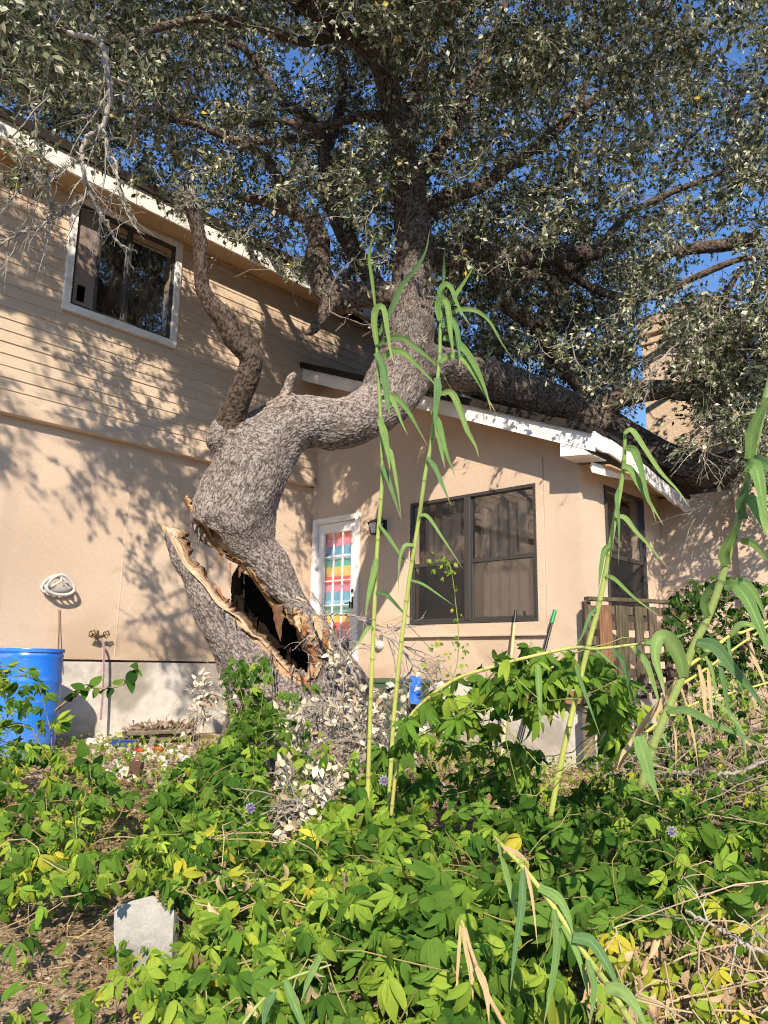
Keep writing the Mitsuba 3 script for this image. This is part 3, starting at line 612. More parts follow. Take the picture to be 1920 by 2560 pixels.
u = np.linspace(0, 1, 9); U, V = np.meshgrid(u, u, indexing='ij'); c0_, c1_ = at(884, 1459, 7.55), at(910, 1462, 7.6)
P_ = c0_ + (c1_ - c0_) * U[..., None] - np.array([0, 0, .27]) * V[..., None] + (meshkit.fbm(np.stack([U * 3, V * 3, 0 * U], -1), 3, 8)[..., None] - .5) * .05 * np.array([.5, -.7, .3])
i, j = np.meshgrid(np.arange(8), np.arange(8), indexing='ij')
scene[BT] = mply((P_.reshape(-1, 3), np.stack([i * 9 + j, (i + 1) * 9 + j, (i + 1) * 9 + j + 1, i * 9 + j + 1], -1).reshape(-1, 4)), 'blue_tarp', smooth=False)

# ---------------------------------------------------------------- the split oak
OAK = thing('oak_tree', 'old live oak with a split hollow trunk leaning over the house', 'tree')
def chain(rows, n):
    """rows of (x, y, radius, distance) on the survey -> n samples (x, y, z, r) in metres"""
    if isinstance(rows, np.ndarray): return spline(rows, n)      # already in metres
    p = [np.r_[at(x, y, dep), r * mpp(dep)] for x, y, r, dep in rows]
    return spline(p, n)
AX = {
    'flange': [(372, 1158, 17, 6.84), (402, 1222, 27, 6.85), (453, 1302, 41, 6.86), (504, 1380, 56, 6.88), (566, 1470, 84, 6.95), (610, 1560, 125, 7.0), (625, 1660, 165, 7.0), (630, 1760, 195, 7.0)],
    'right': [(504, 1108, 91, 7.0), (530, 1175, 66, 7.0), (565, 1215, 54, 6.99), (602, 1255, 44, 6.97), (628, 1295, 38, 6.95), (662, 1350, 34, 6.94), (700, 1410, 40, 6.95), (728, 1470, 60, 6.97), (735, 1560, 95, 7.0), (720, 1680, 130, 7.0)],
    'back': [(538, 1245, 36, 7.42), (575, 1335, 76, 7.38), (625, 1420, 88, 7.36), (665, 1500, 110, 7.3), (670, 1620, 150, 7.2)],
    'upper': [(504, 1108, 91, 7.0), (530, 1040, 86, 7.04), (561, 975, 80, 7.1), (614, 924, 67, 7.2), (668, 912, 58, 7.32), (725, 915, 56, 7.46), (780, 902, 57, 7.62), (828, 866, 62, 7.8), (862, 815, 66, 7.95), (880, 755, 60, 8.1), (890, 690, 51, 8.2), (893, 620, 46, 8.28), (893, 560, 43, 8.33)],
    'knob': [(545, 945, 40, 7.0), (500, 935, 42, 6.97), (478, 948, 34, 6.95)],
    'stub': [(608, 915, 40, 7.15), (616, 880, 26, 7.12), (620, 862, 20, 7.1)],
    'fallen': [(862, 815, 56, 7.95), (905, 795, 52, 8.2), (960, 795, 47, 8.6), (1020, 808, 46, 9.0), (1085, 830, 45, 9.4), (1150, 853, 43, 9.7), (1215, 880, 42, 9.9), (1290, 915, 42, 9.95), (1350, 952, 43, 9.9), (1420, 990, 42, 9.75), (1490, 1012, 42, 9.6), (1560, 1015, 38, 9.45), (1640, 990, 34, 9.3), (1740, 950, 28, 9.1)],
    'dead': [(492, 945, 32.7, 6.97), (500, 905, 31.0, 6.92), (514, 865, 26.7, 6.85), (534, 815, 25.8, 6.78), (541, 772, 25.8, 6.72), (512, 735, 26.7, 6.66), (488, 690, 24.1, 6.6), (455, 655, 20.6, 6.56), (438, 622, 17.2, 6.52), (434, 575, 16.3, 6.48), (432, 520, 15.5, 6.44), (420, 470, 14.6, 6.4), (402, 432, 12.9, 6.36)],
}
AXC = {k: chain(v, 6 * len(v)) for k, v in AX.items()}
def seg_sdf(P, ch):
    d = np.full(len(P), 9.0)
    for a, b in zip(ch[:-1], ch[1:]):
        ab = b[:3] - a[:3]; t = np.clip(((P - a[:3]) @ ab) / (ab @ ab + 1e-12), 0, 1)
        d = np.minimum(d, np.linalg.norm(P - a[:3] - t[:, None] * ab, axis=1) - (a[3] + t * (b[3] - a[3])))
    return d
hg = .020
body = np.vstack([AXC[k] for k in ('flange', 'right', 'back', 'upper', 'knob', 'stub')] + [AXC['fallen'][:22]])
lo = (body[:, :3] - body[:, 3:]).min(0) - .12; hi = (body[:, :3] + body[:, 3:]).max(0) + .12; lo[2] = .25
dim = np.ceil((hi - lo) / hg).astype(int)
def field(ch, pad=.25):
    out = np.full(dim, 1.0, np.float32)
    for a, b in zip(ch[:-1], ch[1:]):
        r = max(a[3], b[3]) + pad
        i0 = np.maximum(np.floor((np.minimum(a[:3], b[:3]) - r - lo) / hg).astype(int), 0); i1 = np.minimum(np.ceil((np.maximum(a[:3], b[:3]) + r - lo) / hg).astype(int), dim)
        if (i1 <= i0).any(): continue
        g = np.stack(np.meshgrid(*[np.arange(i0[k], i1[k]) * hg + lo[k] for k in range(3)], indexing='ij'), -1).astype(np.float32)
        ab = (b[:3] - a[:3]).astype(np.float32); q = g - a[:3].astype(np.float32); t = np.clip(q @ ab / (ab @ ab + 1e-9), 0, 1)
        d = np.linalg.norm(q - t[..., None] * ab, axis=-1) - (a[3] + t * (b[3] - a[3])).astype(np.float32)
        s = tuple(slice(i0[k], i1[k]) for k in range(3)); out[s] = np.minimum(out[s], d)
    return out
def smin(a, b, k):
    h = np.clip(.5 + .5 * (b - a) / k, 0, 1); return b + (a - b) * h - k * h * (1 - h)
SD = field(AXC['flange'])
SD = smin(SD, field(AXC['right']), .05); SD = smin(SD, field(AXC['back']), .04)
up = field(AXC['upper']); up = smin(up, field(AXC['knob']), .07); up = smin(up, field(AXC['stub']), .06); up = smin(up, field(AXC['fallen'][:22]), .10)
SD = smin(SD, up, .05)
gp = np.stack(np.meshgrid(*[np.arange(dim[k]) * hg + lo[k] for k in range(3)], indexing='ij'), -1)
lowf = (meshkit.fbm(gp[::2, ::2, ::2] * 3.2, 3, 9) - .5).astype(np.float32)
lowf = np.repeat(np.repeat(np.repeat(lowf, 2, 0), 2, 1), 2, 2)[:dim[0], :dim[1], :dim[2]]
SD = SD + lowf * .085 + .010
CV = [(438, 1150, 25), (462, 1200, 32), (506, 1258, 43), (572, 1334, 47), (616, 1388, 42), (642, 1440, 30), (657, 1464, 18)]
cav = np.minimum(field(chain([(x, y, r * 1.08, 6.74) for x, y, r in CV], 30)), field(chain([(x, y, r * 1.05, 7.0) for x, y, r in CV], 30)))
cav = np.minimum(cav, field(chain([(x + 2, y, r * 1.2, 6.52) for x, y, r in CV], 30)))
gap = np.minimum(field(chain([(432, 1142, 20, 7.0), (455, 1190, 20, 7.2), (470, 1228, 15, 7.3)], 10)), field(chain([(432, 1142, 18, 7.3), (455, 1190, 19, 7.55), (470, 1228, 14, 7.6)], 10)))
cut = np.minimum(field(chain([(336, 1085, 34, 6.7), (380, 1122, 18, 6.85), (422, 1144, 15, 7.0)], 12)), field(chain([(336, 1085, 30, 7.05), (380, 1122, 17, 7.2), (422, 1144, 15, 7.35)], 12)))
cut = np.minimum(cut, field(chain([(418, 1152, 34, 6.68), (438, 1192, 42, 6.66), (465, 1235, 50, 6.62), (518, 1288, 50, 6.58), (574, 1340, 47, 6.56), (619, 1392, 41, 6.56), (646, 1442, 27, 6.6)], 30)))
deep = field(chain([(560, 1240, 40, 7.2), (590, 1330, 55, 7.15), (640, 1420, 50, 7.15)], 14))
cv_all = np.minimum(np.minimum(cav, gap), np.minimum(cut, deep)) + (meshkit.fbm(gp[::2, ::2, ::2] * 9, 3, 19) - .5).astype(np.float32).repeat(2, 0).repeat(2, 1).repeat(2, 2)[:dim[0], :dim[1], :dim[2]] * .09
outer_sd = SD
SD = np.maximum(SD, -cv_all)
def surface_nets(S, h, o):
    sg = S < 0; nx, ny, nz = S.shape
    c = sum(sg[i:nx - 1 + i, j:ny - 1 + j, k:nz - 1 + k].astype(np.int8) for i, j, k in np.ndindex(2, 2, 2))
    cell = np.argwhere((c > 0) & (c < 8)); idx = -np.ones((nx - 1, ny - 1, nz - 1), np.int64); idx[tuple(cell.T)] = np.arange(len(cell))
    acc = np.zeros((len(cell), 3)); cnt = np.zeros(len(cell))
    for ax in range(3):
        for b, cc in np.ndindex(2, 2):
            p0 = cell.copy(); oth = [k for k in range(3) if k != ax]; p0[:, oth[0]] += b; p0[:, oth[1]] += cc; p1 = p0.copy(); p1[:, ax] += 1
            a, d = S[tuple(p0.T)], S[tuple(p1.T)]; m = (a < 0) != (d < 0); t = a / np.where(np.abs(a - d) < 1e-9, 1, a - d)
            q = p0.astype(float); q[:, ax] += t; acc[m] += q[m]; cnt[m] += 1
    v = acc / cnt[:, None] * h + o; F_ = []
    for ax in range(3):
        a, b = [(1, 2), (2, 0), (0, 1)][ax]
        s0 = [slice(None)] * 3; s1 = [slice(None)] * 3; s0[ax] = slice(0, -1); s1[ax] = slice(1, None)
        e = np.argwhere(sg[tuple(s0)] != sg[tuple(s1)]); e = e[(e[:, a] > 0) & (e[:, b] > 0) & (e[:, a] < S.shape[a] - 1) & (e[:, b] < S.shape[b] - 1)]
        flip = ~sg[tuple(e.T)]; q = []
        for da, db in ((1, 1), (0, 1), (0, 0), (1, 0)):
            p = e.copy(); p[:, a] -= da; p[:, b] -= db; q.append(idx[tuple(p.T)])
        q = np.stack(q, 1); q[flip] = q[flip][:, ::-1]; F_.append(q)
    q = np.vstack(F_); q = q[(q >= 0).all(1)]
    return v, np.vstack([q[:, [0, 1, 2]], q[:, [0, 2, 3]]])
tv, tf = surface_nets(SD, hg, lo)
tm = trimesh.Trimesh(tv, tf, process=False)
comp = trimesh.graph.connected_component_labels(tm.face_adjacency, node_count=len(tf))
tm.update_faces(comp == np.bincount(comp).argmax()); tm.remove_unreferenced_vertices()
trimesh.smoothing.filter_taubin(tm, iterations=4)
tm = tm.subdivide()
from scipy.ndimage import map_coordinates
def sample(G, P): return map_coordinates(G, ((P - lo) / hg).T, order=1, mode='nearest')

def axis_table(c, s0):
    t, a, b = frames(c[:, :3]); s = s0 + np.r_[0, np.cumsum(np.linalg.norm(np.diff(c[:, :3], axis=0), axis=1))]
    return np.c_[c[:, :4], s, t, a, b]
AXALL = np.vstack([axis_table(spline(AXC[nm], 90), 3.7 * k) for k, nm in enumerate(('upper', 'fallen', 'flange', 'right', 'back', 'knob'))])
def cells(p, seed=0):
    """distance to the nearest and to the second nearest of one random point per unit cell, and a random number of the nearest"""
    i = np.floor(p).astype(np.int64); f1 = np.full(len(p), 9.0, np.float32); f2 = f1.copy(); w = np.zeros(len(p), np.float32)
    for o in np.ndindex(3, 3, 3):
        c = i + np.array(o) - 1; h = (c[:, 0] * 374761393 + c[:, 1] * 668265263 + c[:, 2] * 2147483647 + seed * 144665) & 0xFFFFFFFF; h = ((h ^ (h >> 13)) * 1274126177) & 0xFFFFFFFF; h = h ^ (h >> 16)
        q = c + np.stack([(h & 1023), (h >> 10) & 1023, (h >> 20) & 1023], 1) / 1023.0; d = np.linalg.norm(q - p, axis=1).astype(np.float32)
        new = d < f1; f2 = np.where(new, f1, np.minimum(f2, d)); w = np.where(new, (h & 255) / 255.0, w); f1 = np.where(new, d, f1)
    return f1, f2, w
def bark(P, N, c=None, amp=1.0, fine=1.0):
    """height of the bark and its colour at surface points near the limb axes c"""
    A = AXALL if c is None else c
    _, i = cKDTree(A[:, :3]).query(P); A = A[i]; q0 = P - A[:, :3]; dt = (q0 * A[:, 5:8]).sum(1); s = A[:, 4] + dt
    q = np.stack([(q0 * A[:, 8:11]).sum(1), (q0 * A[:, 11:14]).sum(1), 0 * s], 1); e = np.array([0, 0, 1.0])
    w1 = meshkit.fbm(P * 7, 3, 31) - .5
    w2 = meshkit.fbm(P * 22, 2, 35) - .5
    warp = w1[:, None] * np.array([1.3, 1.3, .5]) + w2[:, None] * np.array([.9, -.9, .5])
    sm = lambda x, a, b: np.clip((x - a) / (b - a), 0, 1) ** 2 * (3 - 2 * np.clip((x - a) / (b - a), 0, 1))
    f1, f2, cw = cells(q / (.021 * fine) + e * (s / (.072 * fine))[:, None] + warp)
    r1 = np.abs(2 * meshkit.noise(q / (.034 * fine) + e * (s / (.20 * fine))[:, None] + warp, 1) - 1)
    g1, g2, _ = cells(q / (.016 * fine) + e * (s / (.024 * fine))[:, None] + warp * 2, 5)
    plate = sm(f2 - f1, .02, .20) * (.35 + .65 * sm(r1, .0, .2)) * (.75 + .25 * sm(g2 - g1, .0, .2)) * (.8 + .2 * cw)
    low = meshkit.fbm(P * 4, 4, 12)
    h = amp * (.0080 * (plate - .6) + .05 * (low - .5))
    tone = meshkit.fbm(P * 1.7, 3, 44)[:, None]; li = sm(meshkit.fbm(P * 6.5, 4, 66), .56, .68)[:, None] * sm(plate, .4, .9)[:, None]
    g = meshkit.noise(P * 55, 8)[:, None]
    top = np.array([.315, .275, .257]) * (.66 + .52 * tone + .22 * g); furrow = np.array([.058, .044, .036])
    col = furrow + (top - furrow) * plate[:, None]
    col = col * (1 - .5 * li) + np.array([.33, .335, .30]) * .5 * li
    return h, col
P, N = np.array(tm.vertices), np.array(tm.vertex_normals)
o_sd, c_sd = sample(outer_sd, P), sample(cv_all, P)
inside = (c_sd < .012) & (o_sd < -.012)
wI = np.clip((-o_sd - .006) / .03, 0, 1) * np.clip((.03 - c_sd) / .03, 0, 1)
h, col = bark(P, N)
gr = meshkit.fbm(np.c_[(P @ [.8, .6, 0]) * 24, (P @ [-.6, .8, 0]) * 24, P[:, 2] * 6 + (P @ [.8, .6, 0]) * 5], 4, 70)
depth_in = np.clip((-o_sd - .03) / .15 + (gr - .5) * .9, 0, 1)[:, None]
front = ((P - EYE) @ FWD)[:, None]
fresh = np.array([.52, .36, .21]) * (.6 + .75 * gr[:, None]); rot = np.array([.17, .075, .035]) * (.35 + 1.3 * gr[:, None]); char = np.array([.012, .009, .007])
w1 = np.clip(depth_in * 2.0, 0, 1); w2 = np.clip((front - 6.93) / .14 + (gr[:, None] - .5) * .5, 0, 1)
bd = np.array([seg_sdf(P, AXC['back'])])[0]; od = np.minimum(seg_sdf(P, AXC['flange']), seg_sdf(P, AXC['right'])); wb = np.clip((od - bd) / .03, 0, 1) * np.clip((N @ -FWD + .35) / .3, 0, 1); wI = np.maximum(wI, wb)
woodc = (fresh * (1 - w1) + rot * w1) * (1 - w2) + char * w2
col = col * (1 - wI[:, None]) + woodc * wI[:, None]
h = h * (1 - wI) + wI * (.05 * (gr - .5) + .012 * (meshkit.noise(P * 60, 3) - .5))
col = col * (1 - .40 * (np.clip((P[:, 2] - 4.1) / .8, 0, 1) * (1 - wI)))[:, None]      # upper limbs darken with height: crown shade painted into the bark colour
P2 = P + N * h[:, None]
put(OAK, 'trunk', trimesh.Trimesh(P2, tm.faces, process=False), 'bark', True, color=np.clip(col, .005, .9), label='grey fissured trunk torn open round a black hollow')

def limb(rows, name='limb', n_len=None, sides=None, amp=1.0, fine=1.0, label=None, cap_wood=False, parent=None, tint=(1, 1, 1)):
    c = chain(rows, 8 * len(rows)); L = np.linalg.norm(np.diff(c[:, :3], axis=0), axis=1).sum(); rm = c[:, 3].mean()
    n = n_len or int(max(12, L / max(.012, rm * .07))); sides = sides or int(np.clip(2 * np.pi * rm / .013, 10, 110))
    c = chain(rows, n); t, a, b = frames(c[:, :3]); g = np.arange(sides) * 2 * np.pi / sides
    nn = np.cos(g)[None, :, None] * a[:, None] + np.sin(g)[None, :, None] * b[:, None]
    v = (c[:, None, :3] + c[:, None, 3:] * nn).reshape(-1, 3)
    A = axis_table(c, 1.3)
    h, col = bark(v, nn.reshape(-1, 3), A, amp * min(1, rm / .14 + .15), fine)
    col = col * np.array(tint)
    v = v + nn.reshape(-1, 3) * np.maximum(h, -.7 * np.repeat(c[:, 3], sides))[:, None]
    i, j = np.meshgrid(np.arange(n - 1), np.arange(sides), indexing='ij')
    q = np.stack([i * sides + j, i * sides + (j + 1) % sides, (i + 1) * sides + (j + 1) % sides, (i + 1) * sides + j], -1).reshape(-1, 4)
    f = np.vstack([q[:, [0, 1, 2]], q[:, [0, 2, 3]]]); k = np.arange(sides); e_ = (n - 1) * sides; m = len(v)
    v = np.vstack([v, c[0, :3], c[-1, :3]]); f = np.vstack([f, np.c_[(k + 1) % sides, k, k * 0 + m], np.c_[e_ + k, e_ + (k + 1) % sides, k * 0 + m + 1]])
    cw = np.array([.10, .06, .035]); col = np.vstack([col, col[:1], cw if cap_wood else col[-1:]])
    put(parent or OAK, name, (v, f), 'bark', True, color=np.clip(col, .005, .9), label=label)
    return c
skel = []      # (x, y, z, r) points that twigs may grow from
for nm in ('upper', 'fallen'): skel.append(AXC[nm][int(len(AXC[nm]) * .55):])
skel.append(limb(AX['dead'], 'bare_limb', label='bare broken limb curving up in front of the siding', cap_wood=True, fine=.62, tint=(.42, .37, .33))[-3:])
limb(AX['fallen'][3:], tint=(.62, .60, .57), label='heavy limb lying across the low wing roof');  # tint darkens the bark in place of shade from the crown
limb([(610, 880, 20, 7.08), (616, 858, 15, 7.07), (622, 838, 10, 7.06), (628, 818, 8.5, 7.05), (638, 806, 5, 7.05)], name='broken_stub', fine=.5, tint=(1.15, 1.1, 1.05), label='short grey broken stub on top of the leaning trunk', cap_wood=True)
upr = [(892, 575, 44, 8.32), (892, 500, 40, 8.36), (886, 430, 37, 8.4), (874, 360, 34, 8.4), (862, 300, 30, 8.35), (850, 240, 27, 8.3), (836, 175, 25, 8.2), (806, 112, 24, 8.1), (752, 66, 23, 8.0), (694, 34, 22, 7.9), (640, -5, 20, 7.8), (600, -60, 18, 7.7)]
skel.append(limb(upr, tint=(.62, .58, .55), label='dark main limb rising into the crown'))  # tint paints the shade of the surrounding leaves into the bark
LIMBS = [
    [(868, 640, 28, 8.25), (820, 637, 27, 8.25), (765, 637, 28, 8.2), (722, 640, 30, 8.15), (698, 612, 29, 8.15), (686, 570, 27, 8.2), (688, 520, 24, 8.3), (672, 480, 17, 8.4), (640, 462, 14, 8.5), (590, 440, 12, 8.7), (520, 425, 9, 9.0)],
    [(722, 645, 26, 8.13), (706, 668, 18, 8.08), (692, 690, 13, 8.03), (676, 712, 10, 8.0), (660, 722, 4, 7.98)],
    [(690, 540, 20, 8.22), (684, 490, 17, 8.3), (678, 470, 14, 8.3)],
    [(818, 628, 22, 8.3), (788, 580, 21, 8.45), (752, 520, 19, 8.6), (722, 455, 18, 8.75), (708, 395, 16, 8.8), (700, 330, 15, 8.8), (690, 285, 14, 8.8), (655, 250, 12, 8.85), (610, 220, 10, 8.9), (570, 160, 9, 8.9), (530, 108, 8, 8.9), (490, 90, 6, 8.9)],
    [(700, 340, 12, 8.8), (722, 280, 11, 9.0), (740, 200, 9, 9.2), (735, 120, 8, 9.3), (700, 40, 6, 9.4)],
    [(866, 320, 20, 8.38), (888, 260, 18, 8.6), (905, 180, 16, 8.8), (912, 90, 14, 8.9), (900, 0, 12, 8.9), (905, -80, 9, 8.9)],
    [(855, 260, 16, 8.3), (800, 250, 12, 8.2), (740, 262, 10, 8.1), (680, 275, 9, 8.0), (610, 262, 7, 7.9), (540, 270, 6, 7.8)],
    [(700, 300, 10, 8.8), (640, 300, 9, 9.1), (560, 305, 8, 9.4), (470, 290, 7, 9.6), (400, 250, 6, 9.8)],
    [(640, 462, 12, 8.5), (600, 380, 11, 8.8), (560, 330, 9, 9.1), (500, 300, 8, 9.3), (430, 270, 6, 9.5)],
    [(893, 540, 30, 8.34), (960, 555, 27, 8.7), (1040, 548, 24, 9.1), (1120, 560, 22, 9.5), (1200, 552, 19, 9.8), (1290, 545, 15, 10), (1340, 525, 10, 10.1)],
    [(1040, 548, 20, 9.1), (1072, 600, 17, 9.2), (1096, 660, 15, 9.35), (1135, 690, 14, 9.5), (1172, 730, 14, 9.7), (1215, 790, 14, 9.85), (1262, 850, 15, 9.95), (1290, 890, 16, 9.95)],
    [(1096, 630, 10, 9.3), (1140, 600, 9, 9.4), (1180, 602, 9, 9.45), (1200, 640, 8, 9.5), (1190, 680, 7, 9.5), (1160, 700, 6, 9.5)],
    [(1285, 900, 26, 9.93), (1320, 866, 25, 9.8), (1370, 848, 24, 9.65), (1430, 842, 22, 9.5), (1490, 848, 20, 9.4), (1560, 846, 14, 9.3), (1620, 830, 10, 9.2)],
    [(890, 470, 20, 8.38), (960, 430, 17, 8.6), (1040, 400, 15, 8.9), (1110, 350, 13, 9.1), (1180, 300, 12, 9.3), (1240, 245, 11, 9.5), (1310, 200, 10, 9.6), (1380, 180, 7, 9.7)],
    [(885, 420, 16, 8.4), (940, 340, 14, 8.7), (990, 250, 12, 9.0), (1030, 150, 10, 9.2), (1080, 40, 8, 9.4), (1110, -60, 6, 9.5)],
    [(1200, 555, 12, 9.8), (1260, 610, 10, 9.9), (1330, 640, 9, 9.8), (1420, 640, 8, 9.6), (1500, 600, 7, 9.4), (1600, 560, 6, 9.2), (1680, 560, 5, 9.1)],
    [(1290, 545, 9, 10), (1350, 470, 8, 10), (1440, 420, 7, 10), (1540, 380, 6, 9.9), (1640, 330, 5, 9.8)],
    [(1600, 1000, 22, 9.4), (1640, 900, 14, 9.1), (1650, 800, 12, 8.9), (1600, 720, 10, 8.7), (1560, 660, 8, 8.6), (1600, 580, 6, 8.5)],
    [(1240, 245, 8, 9.5), (1290, 130, 7, 9.6), (1370, 60, 6, 9.6), (1450, 10, 5, 9.6)],
    [(752, 66, 14, 8.0), (660, 90, 11, 7.7), (560, 60, 10, 7.3), (450, 40, 9, 6.9), (340, 60, 8, 6.5), (230, 90, 7, 6.1), (120, 60, 6, 5.8)],
    [(430, 270, 6, 9.5), (330, 250, 6, 9.2), (220, 220, 5, 8.9), (100, 180, 5, 8.6), (-20, 160, 4, 8.4)],
    [(1640, -5 + 520, 16, 9.6), (1560, 530, 14, 9.7), (1480, 540, 10, 9.8), (1400, 560, 6, 9.9)],
]
for k, rows in enumerate(LIMBS):
    skel.append(limb(rows, amp=.9, fine=.8 if rows[0][2] > 15 else .6, cap_wood=(k == 1), tint=(.85, .82, .78) if k == 12 else (.5, .46, .43), label={1: 'broken limb end hanging in front of the siding', 12: 'side limb crossing in front of the chimney', 11: 'thin limb curled into a loop'}.get(k)))  # the darker tint puts crown shade into the bark colour
# limbs that pass overhead, towards the camera: they carry the part of the crown that shades the wall
q0 = at(640, -5, 7.8)
for rows in ([[*q0, .09], [-4.9, 3.9, 8.0], [-4.3, 2.7, 8.2], [-3.9, 1.5, 8.3], [-3.6, .3, 8.2], [-3.4, -1.0, 7.9]],
             [[-4.9, 3.9, 8.0], [-5.2, 2.6, 7.7], [-5.4, 1.2, 7.6], [-5.2, -.2, 7.6], [-5.0, -1.6, 7.4]],
             [[-4.3, 2.7, 8.2], [-3.4, 2.3, 8.0], [-2.5, 1.8, 7.9], [-1.6, 1.0, 7.6]],
             [[-5.3, 2.0, 7.65], [-5.9, 1.0, 7.2], [-6.2, -.2, 6.9], [-6.3, -1.5, 6.6]]):
    n = len(rows); a = np.array([r[:3] + [r[3] if len(r) > 3 else .075 * (1 - k / n) + .02] for k, r in enumerate(rows)], float)
    skel.append(limb(a, amp=.8, fine=.8, sides=14))

# ---- crown: sprays of leaves, twigs, moss
wall_zone = [(-300, 130), (0, 262), (85, 280), (250, 392), (400, 468), (690, 622), (812, 690), (835, 835), (890, 842), (1290, 935), (1370, 985), (1480, 1055), (1900, 1060), (1900, 2600), (-300, 2600)]
WZ = Polygon(wall_zone); LIMBZ = Polygon([(838, 420), (935, 420), (945, 740), (1100, 785), (1290, 870), (1440, 950), (1560, 985), (1540, 1060), (1200, 930), (800, 880), (820, 720), (845, 600)])
gaps = [(1190, 25, 75, 45), (1600, 75, 90, 45), (1585, 560, 80, 75), (1500, 600, 60, 40), (1480, 30, 45, 30), (285, 335, 45, 22), (640, 128, 45, 50), (300, 215, 30, 25), (1085, 10, 30, 20), (1320, 660, 22, 40), (1372, 735, 16, 40), (1245, 690, 18, 30), (25, 235, 25, 25), (720, 500, 20, 40), (1000, 470, 30, 20), (1640, 480, 40, 60), (1110, 480, 30, 25), (560, 390, 40, 30), (205, 160, 25, 20)]
def crown_centres(n):
    out = []
    while sum(map(len, out)) < n:
        q = rng.uniform((-260, -330), (1920, 1010), (6000, 2)); dep = rng.uniform(7.0, 12.6, 6000) - .6 * (q[:, 1] < 100)
        P = np.array([at(x, y, d) for (x, y), d in zip(q, dep)])
        keep = ~(contains_xy(WZ, q[:, 0], q[:, 1])) & ~(contains_xy(LIMBZ, q[:, 0], q[:, 1]) & (dep < np.where(q[:, 0] > 950, 10.2, 8.8)))
        keep &= P[:, 2] > np.where(P[:, 0] < ER + .3, 7.35 + np.clip(-(P[:, 0] - ER), 0, 9) * .47, np.where((P[:, 0] < EX + .2) & (P[:, 1] > 6.7), rake(P[:, 0]) + .35, 3.4))
        den = np.ones(6000)
        for gx_, gy_, a, b in gaps: den *= 1 - .93 * np.exp(-(((q[:, 0] - gx_) / a) ** 2 + ((q[:, 1] - gy_) / b) ** 2) * 1.1)
        den *= np.clip(3.4 * (meshkit.fbm(P * 1.1, 3, 21) - .34), .02, 1)
        den *= np.where(q[:, 0] > 1050, .85, 1)
        den *= np.where((q[:, 0] > 1385) & (q[:, 0] < 1560) & (q[:, 1] > 690), np.where(dep < 9, .12, .0), 1)
        out.append(P[keep & (rng.random(6000) < den)])
    return np.vstack(out)[:n]
CC = np.vstack([crown_centres(8600), [at(x, y, rng.uniform(10.2, 12.8)) for x, y in poly_area_pts([(930, 520), (1380, 520), (1400, 800), (1280, 830), (1100, 770), (950, 740)], 520, 15)]])
SH = []
shade = [([(0, 900), (480, 1010), (430, 1090), (300, 1130), (170, 1110), (60, 1040), (0, 980)], 170), ([(0, 960), (480, 1060), (480, 1300), (300, 1330), (60, 1160)], 70), ([(120, 520), (400, 650), (560, 900), (450, 960), (0, 880), (60, 760)], 150),
         ([(390, 540), (800, 690), (800, 850), (650, 860), (560, 760), (420, 600)], 240), ([(0, 430), (130, 500), (130, 720), (0, 600)], 70), ([(250, 1120), (480, 1150), (480, 1400), (320, 1350)], 55), ([(-250, 700), (0, 780), (0, 1000), (-250, 900)], 60)]
for poly, n in shade:
    for x, y in poly_area_pts(poly, n, n): SH.append(onX(x, y, XS) + SUN * rng.uniform(4.6, 8.2))
for x, y in poly_area_pts([(150, 230), (860, 60), (930, 560), (860, 600), (640, 540), (380, 420)], 620, 5): SH.append(at(x, y, rng.uniform(8.2, 9.4)) + SUN * rng.uniform(2.2, 5.5))
for x, y in poly_area_pts([(700, 620), (960, 560), (1300, 640), (1300, 830), (1000, 740), (850, 720)], 330, 6): SH.append(at(x, y, 9.0) + SUN * rng.uniform(2.0, 5.0))
SH = np.array(SH); CC = np.vstack([CC, SH])
# the photograph shows these places in full sun: no spray may hang between them and the sun
LITP = [AXC[k][::2, :3] for k in ('flange', 'right', 'knob')] + [AXC['upper'][: int(len(AXC['upper']) * .5), :3]]
LITP.append(np.array([onY(x, y, YB) for x in range(900, 1250, 45) for y in range(1090, 1480, 45) if y > 985 + (x - 900) * .1 + 40]))
LITP.append(np.array([onX(x, y, XA) for x in range(-40, 240, 40) for y in range(1200, 1540, 40)]))
LITP.append(np.array([[*(HF * t + HR * r), ground_z(*(HF * t + HR * r)) + .4] for t in np.arange(1.2, 7.2, .45) for r in np.arange(-2.4, 2.5, .45)]))
LITP.append(np.array([at(x, y, 4.4) for x in (810, 880, 950, 1340) for y in range(660, 1500, 70)]))
LITP.append(np.array([[ER, y, ZS + .08] for y in np.arange(2.9, 6.4, .42)]))
LITP = np.vstack(LITP)
LITR = np.where(LITP[:, 2] < 1.4, .95, .36)
V5P = np.array([at(x, y, 3.85) for x in range(860, 1400, 60) for y in (1410, 1470, 1540, 1600)]); CHP = np.array([onY(x, y, 10.2) for x in (1400, 1430, 1460, 1490) for y in range(715, 960, 45)])
pts_ = poly_area_pts([(0, 470), (140, 520), (140, 690), (380, 760), (480, 700), (700, 690), (800, 720), (640, 800), (560, 900), (460, 960), (0, 860)], 26, 31); pts2_ = poly_area_pts([(0, 930), (480, 1030), (480, 1250), (300, 1330), (0, 1120)], 34, 33)
PAT = np.array([onX(x, y, XS) for x, y in pts_] + [onX(x, y, XA) for x, y in pts2_]); LITP = np.vstack([LITP, V5P, CHP, PAT]); LITR = np.r_[LITR, np.full(len(V5P), .95), np.full(len(CHP), .30), rng.uniform(.12, .24, len(PAT))]
ok = np.ones(len(CC), bool)
for p, lr in zip(LITP, LITR):
    d = CC - p; s = d @ SUN; ok &= ~((s > .3) & (np.linalg.norm(d - s[:, None] * SUN, axis=1) < lr))
